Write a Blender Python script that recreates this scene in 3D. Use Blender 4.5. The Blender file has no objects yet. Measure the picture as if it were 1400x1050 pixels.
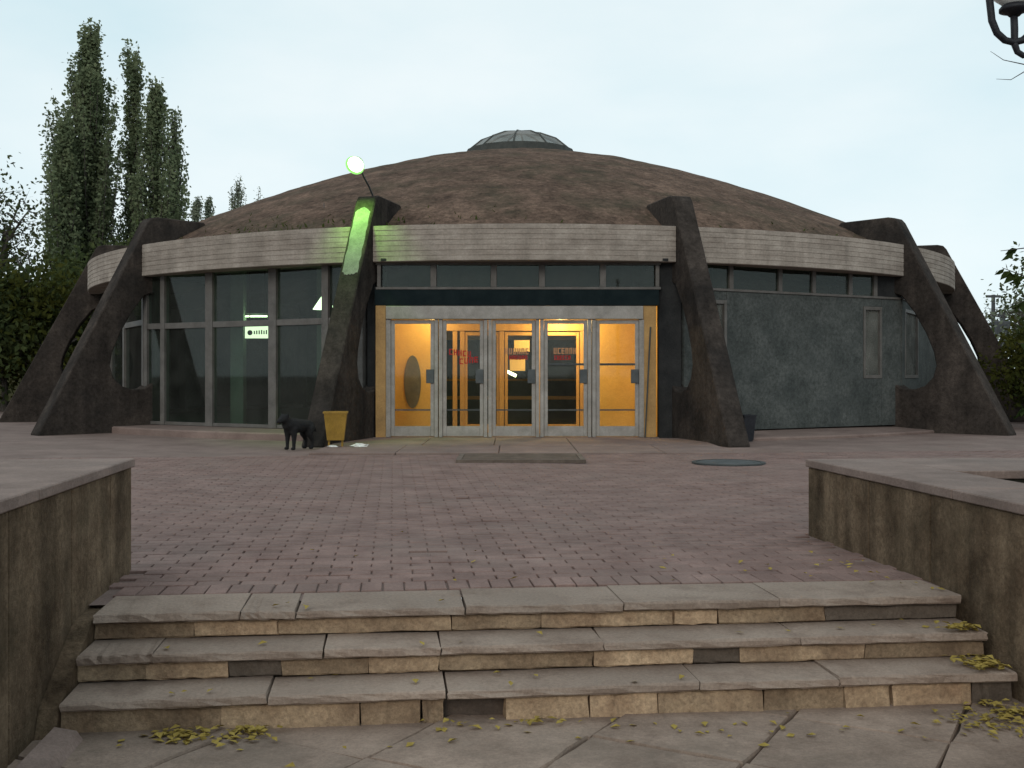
import bpy, bmesh, math, random
import numpy as np
from mathutils import Vector, Matrix
from mathutils.geometry import tessellate_polygon

rng = random.Random(7)
nrs = np.random.RandomState(11)
R = math.radians
scene = bpy.context.scene
COL = scene.collection

# ------------------------------------------------------------------ camera
F, HC, YH = 1500.0, 1.2, 512.0          # focal length in photo pixels, eye height above plaza, horizon row
cam_d = bpy.data.cameras.new('camera')
cam_d.sensor_width = 36
cam_d.lens = 36 * F / 1400
cam_d.shift_y = -(525 - YH) / 1400
cam_d.clip_end = 3000
cam = bpy.data.objects.new('camera', cam_d)
COL.objects.link(cam)
cam.location = (0, 0, HC)
cam.rotation_euler = (R(90), 0, 0)
scene.camera = cam

# ------------------------------------------------------------------ world
SUN_EL, SUN_AZ = R(23), R(192)            # low, behind the camera, veiled by cloud
w = bpy.data.worlds.new('World')
scene.world = w
w.use_nodes = True
nt = w.node_tree
nt.nodes.clear()
sky = nt.nodes.new('ShaderNodeTexSky')
sky.sky_type = 'NISHITA'
sky.sun_disc = False
sky.sun_elevation = SUN_EL
sky.sun_rotation = SUN_AZ
sky.air_density = 1.0
sky.dust_density = 1.0
sky.ozone_density = 2.0
sky.altitude = 900
hs = nt.nodes.new('ShaderNodeHueSaturation')
hs.inputs['Saturation'].default_value = 0.42
tint = nt.nodes.new('ShaderNodeMix'); tint.data_type = 'RGBA'; tint.blend_type = 'MULTIPLY'
tint.inputs[0].default_value = 1.0
tint.inputs[7].default_value = (0.86, 1.0, 1.04, 1)
bg = nt.nodes.new('ShaderNodeBackground')
bg.inputs['Strength'].default_value = 0.10
wo = nt.nodes.new('ShaderNodeOutputWorld')
over = nt.nodes.new('ShaderNodeMix'); over.data_type = 'RGBA'      # thin even cloud layer over the clear-sky model
over.inputs[0].default_value = 0.88
over.inputs[7].default_value = (8.6, 9.7, 9.95, 1)
tc = nt.nodes.new('ShaderNodeTexCoord')
cm = nt.nodes.new('ShaderNodeMapping'); cm.inputs['Scale'].default_value = (1.0, 1.0, 2.6)
cn_ = nt.nodes.new('ShaderNodeTexNoise'); cn_.inputs['Scale'].default_value = 2.2; cn_.inputs['Detail'].default_value = 6; cn_.inputs['Roughness'].default_value = 0.5
cr = nt.nodes.new('ShaderNodeValToRGB')
cr.color_ramp.elements[0].position = 0.32; cr.color_ramp.elements[0].color = (0.80, 0.91, 0.95, 1)
cr.color_ramp.elements[1].position = 0.66; cr.color_ramp.elements[1].color = (1.08, 1.05, 1.04, 1)
cl_ = nt.nodes.new('ShaderNodeMix'); cl_.data_type = 'RGBA'; cl_.blend_type = 'MULTIPLY'; cl_.inputs[0].default_value = 1.0
cl_.inputs[7].default_value = (8.6, 9.65, 9.9, 1)
nt.links.new(tc.outputs['Generated'], cm.inputs['Vector'])
nt.links.new(cm.outputs[0], cn_.inputs['Vector'])
nt.links.new(cn_.outputs['Fac'], cr.inputs['Fac'])
nt.links.new(cr.outputs[0], cl_.inputs[6])
nt.links.new(cl_.outputs[2], over.inputs[7])
nt.links.new(sky.outputs[0], hs.inputs['Color'])
nt.links.new(hs.outputs[0], tint.inputs[6])
nt.links.new(tint.outputs[2], over.inputs[6])
nt.links.new(over.outputs[2], bg.inputs[0])
nt.links.new(bg.outputs[0], wo.inputs[0])

# ------------------------------------------------------------------ sun
sd = bpy.data.lights.new('sun', 'SUN')
sd.energy = 0.85
sd.angle = R(22)
sd.color = (1.0, 0.90, 0.78)
so = bpy.data.objects.new('sun', sd)
COL.objects.link(so)
dirv = Vector((math.sin(SUN_AZ) * math.cos(SUN_EL), math.cos(SUN_AZ) * math.cos(SUN_EL), math.sin(SUN_EL)))
so.rotation_euler = dirv.to_track_quat('Z', 'Y').to_euler()
so.location = (0, -60, 30)

scene.view_settings.view_transform = 'Standard'
scene.view_settings.look = 'None'
scene.view_settings.exposure = 0.0
scene.view_settings.gamma = 1.0
scene.view_settings.use_curve_mapping = False
scene.render.engine = 'CYCLES'

# ------------------------------------------------------------------ materials
def mat(name, c1, c2, scale=3.0, rough=0.85, bump=0.25, bscale=30.0, rnd=0.0, stain=0.0, stain_scale=0.6,
        stain_col=(0.03, 0.03, 0.025), metallic=0.0, streak=0.0, spec=0.3, stretch=(1, 1, 1), grain=0.22, gscale=55.0):
    m = bpy.data.materials.new(name)
    m.use_nodes = True
    t = m.node_tree
    b = t.nodes['Principled BSDF']
    L = t.links.new
    geo = t.nodes.new('ShaderNodeNewGeometry')
    mp = t.nodes.new('ShaderNodeMapping')
    mp.inputs['Scale'].default_value = stretch
    L(geo.outputs['Position'], mp.inputs['Vector'])
    n = t.nodes.new('ShaderNodeTexNoise')
    n.inputs['Scale'].default_value = scale
    n.inputs['Detail'].default_value = 9
    n.inputs['Roughness'].default_value = 0.68
    L(mp.outputs[0], n.inputs['Vector'])
    r = t.nodes.new('ShaderNodeValToRGB')
    r.color_ramp.elements[0].position = 0.32
    r.color_ramp.elements[1].position = 0.68
    r.color_ramp.elements[0].color = (*c1, 1)
    r.color_ramp.elements[1].color = (*c2, 1)
    L(n.outputs['Fac'], r.inputs['Fac'])
    col = r.outputs['Color']
    if grain > 0:
        ng = t.nodes.new('ShaderNodeTexNoise')
        ng.inputs['Scale'].default_value = gscale
        ng.inputs['Detail'].default_value = 4
        ng.inputs['Roughness'].default_value = 0.8
        L(geo.outputs['Position'], ng.inputs['Vector'])
        mg = t.nodes.new('ShaderNodeMapRange')
        mg.inputs[1].default_value = 0.3; mg.inputs[2].default_value = 0.7
        mg.inputs[3].default_value = 1 - grain; mg.inputs[4].default_value = 1 + grain
        L(ng.outputs['Fac'], mg.inputs[0])
        mx = t.nodes.new('ShaderNodeMix'); mx.data_type = 'RGBA'; mx.blend_type = 'MULTIPLY'
        mx.inputs[0].default_value = 1
        L(col, mx.inputs[6]); L(mg.outputs[0], mx.inputs[7])
        col = mx.outputs[2]
    if stain > 0:
        n2 = t.nodes.new('ShaderNodeTexNoise')
        n2.inputs['Scale'].default_value = stain_scale
        n2.inputs['Detail'].default_value = 7
        n2.inputs['Roughness'].default_value = 0.7
        L(mp.outputs[0], n2.inputs['Vector'])
        r2 = t.nodes.new('ShaderNodeValToRGB')
        r2.color_ramp.elements[0].position = 0.48
        r2.color_ramp.elements[1].position = 0.72
        L(n2.outputs['Fac'], r2.inputs['Fac'])
        ml = t.nodes.new('ShaderNodeMath'); ml.operation = 'MULTIPLY'
        ml.inputs[1].default_value = stain
        L(r2.outputs['Color'], ml.inputs[0])
        mx = t.nodes.new('ShaderNodeMix'); mx.data_type = 'RGBA'
        L(ml.outputs[0], mx.inputs[0])
        L(col, mx.inputs[6])
        mx.inputs[7].default_value = (*stain_col, 1)
        col = mx.outputs[2]
    if streak > 0:
        mp2 = t.nodes.new('ShaderNodeMapping')
        mp2.inputs['Scale'].default_value = (5, 5, 0.35)
        L(geo.outputs['Position'], mp2.inputs['Vector'])
        n3 = t.nodes.new('ShaderNodeTexNoise')
        n3.inputs['Scale'].default_value = 1.0
        n3.inputs['Detail'].default_value = 6
        L(mp2.outputs[0], n3.inputs['Vector'])
        r3 = t.nodes.new('ShaderNodeValToRGB')
        r3.color_ramp.elements[0].position = 0.35
        r3.color_ramp.elements[1].position = 0.7
        r3.color_ramp.elements[0].color = (1, 1, 1, 1)
        k = 1 - streak
        r3.color_ramp.elements[1].color = (k, k, k, 1)
        L(n3.outputs['Fac'], r3.inputs['Fac'])
        mx = t.nodes.new('ShaderNodeMix'); mx.data_type = 'RGBA'; mx.blend_type = 'MULTIPLY'
        mx.inputs[0].default_value = 1
        L(col, mx.inputs[6]); L(r3.outputs[0], mx.inputs[7])
        col = mx.outputs[2]
    if rnd > 0:
        oi = t.nodes.new('ShaderNodeObjectInfo')
        mr = t.nodes.new('ShaderNodeMapRange')
        mr.inputs[3].default_value = 1 - rnd
        mr.inputs[4].default_value = 1 + rnd
        L(oi.outputs['Random'], mr.inputs[0])
        mx = t.nodes.new('ShaderNodeMix'); mx.data_type = 'RGBA'; mx.blend_type = 'MULTIPLY'
        mx.inputs[0].default_value = 1
        L(col, mx.inputs[6]); L(mr.outputs[0], mx.inputs[7])
        col = mx.outputs[2]
    L(col, b.inputs['Base Color'])
    b.inputs['Roughness'].default_value = rough
    b.inputs['Metallic'].default_value = metallic
    b.inputs['Specular IOR Level'].default_value = spec
    if bump > 0:
        nb = t.nodes.new('ShaderNodeTexNoise')
        nb.inputs['Scale'].default_value = bscale
        nb.inputs['Detail'].default_value = 8
        nb.inputs['Roughness'].default_value = 0.7
        L(mp.outputs[0], nb.inputs['Vector'])
        bp = t.nodes.new('ShaderNodeBump')
        bp.inputs['Strength'].default_value = bump
        bp.inputs['Distance'].default_value = 0.03
        L(nb.outputs['Fac'], bp.inputs['Height'])
        L(bp.outputs[0], b.inputs['Normal'])
    return m

def leaf_mat(name, c1, c2, scale=1.2, trans=0.25):
    m = bpy.data.materials.new(name)
    m.use_nodes = True
    t = m.node_tree
    t.nodes.clear()
    L = t.links.new
    geo = t.nodes.new('ShaderNodeNewGeometry')
    n = t.nodes.new('ShaderNodeTexNoise')
    n.inputs['Scale'].default_value = scale
    n.inputs['Detail'].default_value = 8
    n.inputs['Roughness'].default_value = 0.8
    L(geo.outputs['Position'], n.inputs['Vector'])
    r = t.nodes.new('ShaderNodeValToRGB')
    r.color_ramp.elements[0].position = 0.3
    r.color_ramp.elements[1].position = 0.7
    r.color_ramp.elements[0].color = (*c1, 1)
    r.color_ramp.elements[1].color = (*c2, 1)
    L(n.outputs['Fac'], r.inputs['Fac'])
    d = t.nodes.new('ShaderNodeBsdfDiffuse')
    tr = t.nodes.new('ShaderNodeBsdfTranslucent')
    mx = t.nodes.new('ShaderNodeMixShader')
    mx.inputs[0].default_value = trans
    L(r.outputs[0], d.inputs[0]); L(r.outputs[0], tr.inputs[0])
    L(d.outputs[0], mx.inputs[1]); L(tr.outputs[0], mx.inputs[2])
    o = t.nodes.new('ShaderNodeOutputMaterial')
    L(mx.outputs[0], o.inputs[0])
    return m

def glass_mat(name, tint=(0.75, 0.82, 0.8), refl=1.0, dirt_sheen=0.06):
    m = bpy.data.materials.new(name)
    m.use_nodes = True
    t = m.node_tree
    t.nodes.clear()
    L = t.links.new
    tr = t.nodes.new('ShaderNodeBsdfTransparent')
    tr.inputs[0].default_value = (*tint, 1)
    gl = t.nodes.new('ShaderNodeBsdfGlossy')
    gl.inputs['Roughness'].default_value = 0.03
    gl.inputs['Color'].default_value = (refl, refl, refl, 1)
    lw_ = t.nodes.new('ShaderNodeLayerWeight')
    lw_.inputs[0].default_value = 0.5
    pw = t.nodes.new('ShaderNodeMath'); pw.operation = 'POWER'; pw.inputs[1].default_value = 5
    L(lw_.outputs['Facing'], pw.inputs[0])
    fr = t.nodes.new('ShaderNodeMath'); fr.operation = 'MULTIPLY_ADD'; fr.inputs[1].default_value = 0.96; fr.inputs[2].default_value = 0.04
    L(pw.outputs[0], fr.inputs[0])
    mx = t.nodes.new('ShaderNodeMixShader')
    L(fr.outputs[0], mx.inputs[0]); L(tr.outputs[0], mx.inputs[1]); L(gl.outputs[0], mx.inputs[2])
    df = t.nodes.new('ShaderNodeBsdfDiffuse')
    df.inputs[0].default_value = (0.25, 0.24, 0.22, 1)
    geo = t.nodes.new('ShaderNodeNewGeometry')
    n = t.nodes.new('ShaderNodeTexNoise'); n.inputs['Scale'].default_value = 2.5; n.inputs['Detail'].default_value = 6
    L(geo.outputs['Position'], n.inputs['Vector'])
    ml = t.nodes.new('ShaderNodeMath'); ml.operation = 'MULTIPLY'; ml.inputs[1].default_value = dirt_sheen * 2  # grey film, for dirt and for painted-in reflection
    L(n.outputs['Fac'], ml.inputs[0])
    mx2 = t.nodes.new('ShaderNodeMixShader')
    L(ml.outputs[0], mx2.inputs[0]); L(mx.outputs[0], mx2.inputs[1]); L(df.outputs[0], mx2.inputs[2])
    o = t.nodes.new('ShaderNodeOutputMaterial')
    L(mx2.outputs[0], o.inputs[0])
    return m

def emit_mat(name, col, strength):
    m = bpy.data.materials.new(name)
    m.use_nodes = True
    t = m.node_tree
    t.nodes.clear()
    e = t.nodes.new('ShaderNodeEmission')
    e.inputs[0].default_value = (*col, 1)
    e.inputs[1].default_value = strength
    o = t.nodes.new('ShaderNodeOutputMaterial')
    t.links.new(e.outputs[0], o.inputs[0])
    return m

M = {}
M['fascia'] = mat('fascia_concrete', (0.2518, 0.2102, 0.1794), (0.3976, 0.3446, 0.3004), 1.6, 0.9, 0.3, 35, rnd=0.06, stain=0.45, stain_scale=0.9, stain_col=(0.16, 0.135, 0.115), stretch=(1, 1, 3), streak=0.22, gscale=25, spec=0.06)
M['rib'] = mat('rib_concrete', (0.0281, 0.0234, 0.0211), (0.0718, 0.0577, 0.0499), 1.4, 0.92, 0.5, 18, rnd=0.06, stain=0.7, stain_scale=1.1, stain_col=(0.020, 0.019, 0.019), streak=0.35, grain=0.4, gscale=14, spec=0.06)
M['dome'] = mat('dome_roofing', (0.0593, 0.0396, 0.0303), (0.1674, 0.1104, 0.083), 1.7, 0.97, 1.0, 9, stain=0.85, stain_scale=0.8, stain_col=(0.045, 0.043, 0.028), grain=0.55, gscale=9, spec=0.06)
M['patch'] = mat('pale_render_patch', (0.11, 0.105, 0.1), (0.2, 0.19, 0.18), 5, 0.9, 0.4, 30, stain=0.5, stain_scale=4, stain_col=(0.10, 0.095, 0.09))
M['plaster'] = mat('wall_plaster', (0.0467, 0.0527, 0.051), (0.0978, 0.1037, 0.0994), 1.6, 0.9, 0.5, 18, stain=0.55, stain_scale=1.3, stain_col=(0.045, 0.052, 0.052), grain=0.4, gscale=16, spec=0.06)
M['wall_dark'] = mat('wall_dark', (0.0175, 0.0182, 0.0196), (0.0385, 0.0385, 0.0385), 2, 0.85, 0.3, 25, spec=0.06)
M['band'] = mat('fascia_band', (0.006, 0.011, 0.013), (0.014, 0.021, 0.023), 3, 0.9, 0.1, 30, spec=0.06)
M['metal'] = mat('painted_metal', (0.2006, 0.1839, 0.1672), (0.3344, 0.3093, 0.2842), 4, 0.55, 0.12, 40, stain=0.4, stain_scale=3, stain_col=(0.16, 0.14, 0.12))
M['metal_dk'] = mat('dark_metal', (0.03, 0.035, 0.035), (0.07, 0.075, 0.075), 4, 0.5, 0.1, 40, metallic=0.2)
M['lockplate'] = mat('lock_plate', (0.04, 0.047, 0.05), (0.08, 0.088, 0.09), 6, 0.5, 0.1, 40)
M['rust'] = mat('rusted_iron', (0.075, 0.0562, 0.045), (0.15, 0.1162, 0.0938), 4, 0.85, 0.3, 40)
M['mullion'] = mat('mullion_paint', (0.0748, 0.0688, 0.0636), (0.1384, 0.1272, 0.1182), 4, 0.55, 0.12, 40, stain=0.4, stain_scale=3, stain_col=(0.10, 0.085, 0.07))
M['iron'] = mat('black_iron', (0.008, 0.008, 0.012), (0.02, 0.02, 0.025), 10, 0.5, 0.2, 60)
M['ochre'] = mat('ochre_panel', (0.62, 0.36, 0.085), (0.72, 0.44, 0.115), 1.5, 0.6, 0.08, 30)
M['jamb'] = mat('ochre_jamb', (0.3, 0.17, 0.06), (0.42, 0.25, 0.09), 3, 0.6, 0.1, 30, stain=0.3, stain_scale=2)
M['wood'] = mat('door_wood', (0.42, 0.21, 0.06), (0.58, 0.33, 0.10), 3, 0.5, 0.1, 30, stretch=(1, 1, 0.15))
M['oval'] = mat('oval_dark', (0.10, 0.09, 0.06), (0.17, 0.15, 0.10), 4, 0.4, 0.05, 30)
M['hall'] = mat('hall_wall', (0.06, 0.075, 0.065), (0.13, 0.14, 0.12), 1.5, 0.7, 0.1, 20)
M['hall_floor'] = mat('hall_floor', (0.10, 0.085, 0.07), (0.16, 0.14, 0.12), 2, 0.5, 0.1, 20)
M['ceil'] = mat('ceiling_white', (0.5, 0.47, 0.40), (0.62, 0.58, 0.5), 2, 0.8, 0.05, 20)
M['hceil'] = mat('hall_ceiling', (0.16, 0.17, 0.14), (0.26, 0.27, 0.22), 2, 0.8, 0.05, 20)
M['paper'] = mat('notice_paper', (0.75, 0.5, 0.18), (0.85, 0.6, 0.25), 5, 0.8, 0, 30)
M['red'] = mat('red_lettering', (0.28, 0.01, 0.008), (0.38, 0.02, 0.015), 9, 0.6, 0, 30)
M['tan'] = mat('tan_lettering', (0.3, 0.15, 0.07), (0.42, 0.21, 0.1), 9, 0.6, 0, 30)
M['paver'] = mat('paver_clay', (0.1389, 0.0848, 0.0735), (0.2482, 0.1642, 0.143), 2.2, 0.88, 0.35, 60, rnd=0.12, stain=0.5, stain_scale=0.9, stain_col=(0.20, 0.155, 0.135))
M['pavement'] = mat('pavement_concrete', (0.1371, 0.0936, 0.0813), (0.2325, 0.1672, 0.1457), 1.3, 0.9, 0.35, 40, stain=0.5, stain_scale=0.4, stain_col=(0.16, 0.125, 0.105))
M['joint'] = mat('joint_soil', (0.0625, 0.0462, 0.0375), (0.1187, 0.09, 0.0725), 6, 0.95, 0.4, 40)
M['tread'] = mat('tread_stone', (0.2033, 0.147, 0.1157), (0.3634, 0.2814, 0.2281), 3.2, 0.85, 0.45, 45, rnd=0.14, stain=0.6, stain_scale=1.6, stain_col=(0.14, 0.11, 0.09))
M['riser'] = mat('riser_stone', (0.2464, 0.161, 0.101), (0.4928, 0.3588, 0.2353), 3.0, 0.88, 0.5, 40, rnd=0.33, grain=0.35, gscale=40, stain=0.55, stain_scale=2.2, stain_col=(0.10, 0.07, 0.05))
M['riser_dk'] = mat('riser_dark_stone', (0.085, 0.065, 0.05), (0.16, 0.125, 0.1), 4, 0.9, 0.5, 40)
M['slab'] = mat('ground_slab', (0.1858, 0.132, 0.1024), (0.3354, 0.2508, 0.2006), 3.0, 0.88, 0.4, 50, rnd=0.10, stain=0.5, stain_scale=1.4, stain_col=(0.15, 0.125, 0.10))
M['planter'] = mat('planter_facing', (0.085, 0.055, 0.034), (0.235, 0.168, 0.112), 3.5, 0.94, 0.7, 30, rnd=0.12, stain=0.6, stain_scale=1.6, stain_col=(0.06, 0.048, 0.03), streak=0.5, grain=0.35, gscale=35, spec=0.1)
M['coping'] = mat('coping_stone', (0.1507, 0.1065, 0.09), (0.2527, 0.1851, 0.1588), 2.5, 0.88, 0.4, 40, rnd=0.06, stain=0.4, stain_scale=1.2, stain_col=(0.12, 0.10, 0.09))
M['soil'] = mat('soil', (0.012, 0.012, 0.008), (0.03, 0.028, 0.018), 6, 0.97, 0.8, 20)
M['grassy'] = mat('rough_ground', (0.04, 0.045, 0.02), (0.09, 0.085, 0.045), 0.6, 0.97, 0.5, 10)
M['bark'] = mat('bark', (0.035, 0.030, 0.025), (0.09, 0.08, 0.07), 5, 0.95, 0.6, 20, stretch=(1, 1, 0.3))
M['yellowbin'] = mat('yellow_paint', (0.2, 0.115, 0.012), (0.31, 0.18, 0.028), 5, 0.55, 0.15, 30, stain=0.4, stain_scale=4, stain_col=(0.2, 0.11, 0.02))
M['dog'] = mat('black_fur', (0.004, 0.004, 0.005), (0.014, 0.013, 0.013), 20, 0.85, 0.6, 80)
M['litter'] = mat('litter_paper', (0.55, 0.55, 0.52), (0.75, 0.74, 0.7), 9, 0.8, 0.2, 40)
M['lampglass'] = mat('milky_glass', (0.6, 0.6, 0.58), (0.7, 0.7, 0.68), 3, 0.3, 0, 20)
M['pole'] = mat('grey_pole', (0.05, 0.055, 0.06), (0.09, 0.095, 0.10), 5, 0.7, 0.1, 30)
M['lantern_frame'] = mat('lantern_frame', (0.03, 0.033, 0.03), (0.06, 0.062, 0.056), 5, 0.7, 0.1, 30)
M['palewall'] = mat('pale_wall', (0.30, 0.30, 0.29), (0.42, 0.42, 0.40), 1.5, 0.9, 0.2, 20)
M['glass'] = glass_mat('window_glass', (0.62, 0.74, 0.70), 0.55, 0.05)
M['doorglass'] = glass_mat('door_glass', (0.95, 0.95, 0.92), 0.35, 0.003)
M['dullglass'] = glass_mat('sky_sheen_glass', (0.6, 0.7, 0.68), 0.12, 0.34)  # strong diffuse film paints in the sky reflected by these panes
M['skyglass'] = glass_mat('skylight_glass', (0.55, 0.60, 0.60), 0.5, 0.5)
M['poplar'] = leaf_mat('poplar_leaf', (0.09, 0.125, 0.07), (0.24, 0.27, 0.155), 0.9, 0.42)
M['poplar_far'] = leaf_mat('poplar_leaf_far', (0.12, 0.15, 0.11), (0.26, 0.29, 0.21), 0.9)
M['dark_leaf'] = leaf_mat('dark_leaf', (0.0255, 0.0425, 0.0187), (0.085, 0.0978, 0.0382), 0.7)
M['yellow_leaf'] = leaf_mat('yellow_green_leaf', (0.0165, 0.0285, 0.009), (0.0825, 0.0788, 0.0188), 0.8)
M['tree_leaf'] = leaf_mat('near_leaf', (0.012, 0.026, 0.01), (0.045, 0.06, 0.018), 2.0)
M['fallen'] = leaf_mat('fallen_leaf', (0.187, 0.1275, 0.0298), (0.442, 0.34, 0.102), 14.0, 0.1)
M['moss'] = leaf_mat('roof_weed', (0.025, 0.045, 0.012), (0.08, 0.085, 0.03), 1.5)
M['tube'] = emit_mat('tube_light', (0.86, 1.0, 0.55), 9.0)
M['signlight'] = emit_mat('sign_light', (1.0, 0.98, 0.66), 2.6)
M['cone'] = emit_mat('cone_light', (0.9, 1.0, 0.6), 6.0)
M['vest'] = emit_mat('vestibule_light', (1.0, 0.8, 0.42), 22.0)
M['flood'] = emit_mat('flood_light', (0.95, 1.0, 0.85), 6.0)
M['floodhalo'] = emit_mat('flood_halo', (0.40, 1.0, 0.24), 1.0)  # emissive colour of the ring that imitates the lamp's green halo

# ------------------------------------------------------------------ helpers
def P(px, py, Y):
    return Vector(((px - 700) / F * Y, Y, HC - (py - YH) / F * Y))

def link(o, parent=None):
    COL.objects.link(o)
    if parent is not None:
        o.parent = parent
    return o

def tag(o, label=None, cat=None, group=None, kind=None):
    if label: o['label'] = label
    if cat: o['category'] = cat
    if group: o['group'] = group
    if kind: o['kind'] = kind
    return o

def empty(name, loc, rz=0.0):
    o = bpy.data.objects.new(name, None)
    o.empty_display_size = 0.1
    o.location = loc
    o.rotation_euler = (0, 0, rz)
    return link(o)

class MB:
    def __init__(s):
        s.v = []; s.f = []
    def add(s, vs, fs):
        k = len(s.v)
        s.v += [tuple(v) for v in vs]
        s.f += [tuple(i + k for i in f) for f in fs]
        return s
    def box(s, x0, x1, y0, y1, z0, z1, M4=None, bev=0.0):
        if bev > 0:
            b = min(bev, (x1-x0)*.3, (y1-y0)*.3, (z1-z0)*.3)
            vs = []
            for (xa, ya, za, i) in [(a, c, d, k) for a in (0, 1) for c in (0, 1) for d in (0, 1) for k in (0, 1, 2)]:
                X = x0 if xa == 0 else x1; Yc = y0 if ya == 0 else y1; Z = z0 if za == 0 else z1
                sx = b if xa == 0 else -b; sy = b if ya == 0 else -b; sz = b if za == 0 else -b
                p = [X + sx, Yc + sy, Z + sz]
                p[i] = (X, Yc, Z)[i]
                vs.append(Vector(p))
            # convex hull by bmesh is simplest and cheap
            bm = bmesh.new()
            for v in vs: bm.verts.new(v)
            bmesh.ops.convex_hull(bm, input=bm.verts)
            bm.verts.index_update()
            vv = [v.co.copy() for v in bm.verts]
            ff = [[v.index for v in f.verts] for f in bm.faces]
            bm.free()
            if M4 is not None: vv = [M4 @ v for v in vv]
            return s.add(vv, ff)
        vs = [Vector((x, y, z)) for x in (x0, x1) for y in (y0, y1) for z in (z0, z1)]
        if M4 is not None: vs = [M4 @ v for v in vs]
        return s.add(vs, [(0, 1, 3, 2), (4, 6, 7, 5), (0, 4, 5, 1), (2, 3, 7, 6), (0, 2, 6, 4), (1, 5, 7, 3)])
    def tube(s, pts, rad, n=8, caps=True):
        pts = [Vector(p) for p in pts]
        rads = rad if isinstance(rad, (list, tuple)) else [rad] * len(pts)
        rings = []
        ref = Vector((0.3, 0.2, 0.93))
        for i, p in enumerate(pts):
            if i == 0: d = pts[1] - pts[0]
            elif i == len(pts) - 1: d = pts[-1] - pts[-2]
            else: d = pts[i + 1] - pts[i - 1]
            d.normalize()
            rr = ref if abs(d.dot(ref)) < 0.95 else Vector((1, 0, 0))
            u = d.cross(rr).normalized(); v = d.cross(u).normalized()
            rings.append([p + (u * math.cos(2 * math.pi * k / n) + v * math.sin(2 * math.pi * k / n)) * rads[i] for k in range(n)])
        vs = [v for r in rings for v in r]
        fs = []
        for i in range(len(rings) - 1):
            for k in range(n):
                fs.append((i * n + k, i * n + (k + 1) % n, (i + 1) * n + (k + 1) % n, (i + 1) * n + k))
        if caps:
            fs.append(tuple(range(n - 1, -1, -1)))
            fs.append(tuple((len(rings) - 1) * n + k for k in range(n)))
        return s.add(vs, fs)
    def lathe(s, prof, c=(0, 0, 0), n=24, a0=0.0, a1=2 * math.pi, close=True):
        c = Vector(c)
        full = abs(a1 - a0 - 2 * math.pi) < 1e-6
        m = n if full else n + 1
        vs = []
        for i in range(m):
            a = a0 + (a1 - a0) * i / n
            for (r, z) in prof:
                vs.append(c + Vector((r * math.cos(a), r * math.sin(a), z)))
        k = len(prof); fs = []
        for i in range(n):
            j = (i + 1) % m
            for q in range(k - 1):
                fs.append((i * k + q, j * k + q, j * k + q + 1, i * k + q + 1))
        return s.add(vs, fs)
    def build(s, name, m, parent=None, smooth=False, recalc=True):
        me = bpy.data.meshes.new(name)
        me.from_pydata(s.v, [], s.f)
        if recalc:
            bm = bmesh.new(); bm.from_mesh(me)
            bmesh.ops.recalc_face_normals(bm, faces=bm.faces)
            bm.to_mesh(me); bm.free()
        me.materials.append(M[m] if isinstance(m, str) else m)
        if smooth:
            me.shade_smooth()
        me.update()
        return link(bpy.data.objects.new(name, me), parent)

def mesh_quads(name, V, Q, m, parent=None):
    me = bpy.data.meshes.new(name)
    V = np.asarray(V, dtype=np.float32); Q = np.asarray(Q, dtype=np.int32)
    me.vertices.add(len(V)); me.vertices.foreach_set('co', V.ravel())
    k = Q.shape[1]
    me.loops.add(Q.size); me.loops.foreach_set('vertex_index', Q.ravel())
    me.polygons.add(len(Q)); me.polygons.foreach_set('loop_start', np.arange(0, Q.size, k, dtype=np.int32))
    me.update(calc_edges=True)
    me.materials.append(M[m])
    return link(bpy.data.objects.new(name, me), parent)

def box_obj(name, m, parent, x0, x1, y0, y1, z0, z1, M4=None, bev=0.0):
    return MB().box(x0, x1, y0, y1, z0, z1, M4, bev).build(name, m, parent)

# ------------------------------------------------------------------ ground levels
PHI = R(6.2)
U = Vector((math.cos(PHI), math.sin(PHI), 0)); V_ = Vector((-math.sin(PHI), math.cos(PHI), 0))
ORG = Vector((0, 5.70, 0))                                  # top nosing on the camera axis
ST = Matrix(((U.x, V_.x, 0, ORG.x), (U.y, V_.y, 0, ORG.y), (0, 0, 1, 0), (0, 0, 0, 1)))  # stair frame -> world

def a_of(px, b):
    """stair coordinate a of photo column px on the line b = const"""
    k = (px - 700) / F
    # ORG + a U + b V : X = k * Y
    return (k * (ORG.y + b * V_.y) - (ORG.x + b * V_.x)) / (U.x - k * U.y)

ZL = -0.43                                                   # lower ground
ZB = [0.0, -0.137, -0.274]                                   # tread tops
BN = [0.0, -0.268, -0.540]                                   # nosing lines
# upper ground (behind the steps) to the horizon, lower ground (before the steps)
def frame_sheet(name, m, b0, b1, a0, a1, z):
    vs = [ST @ Vector((a, b, z)) for a, b in ((a0, b0), (a1, b0), (a1, b1), (a0, b1))]
    o = MB().add(vs, [(0, 1, 2, 3)]).build(name, m)
    return o
tag(frame_sheet('ground', 'pavement', 0.30, 900, -900, 900, -0.012), kind='structure')
tag(frame_sheet('lower_ground', 'joint', -900, 0.2, -900, 900, ZL - 0.03), kind='structure')
rw = MB()
rw.box(-900, -4.2, 0.2, 0.298, ZL - 0.2, -0.014, ST); rw.box(5.2, 900, 0.2, 0.298, ZL - 0.2, -0.014, ST)
tag(rw.build('terrace_edge', 'pavement'), kind='structure')

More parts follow.
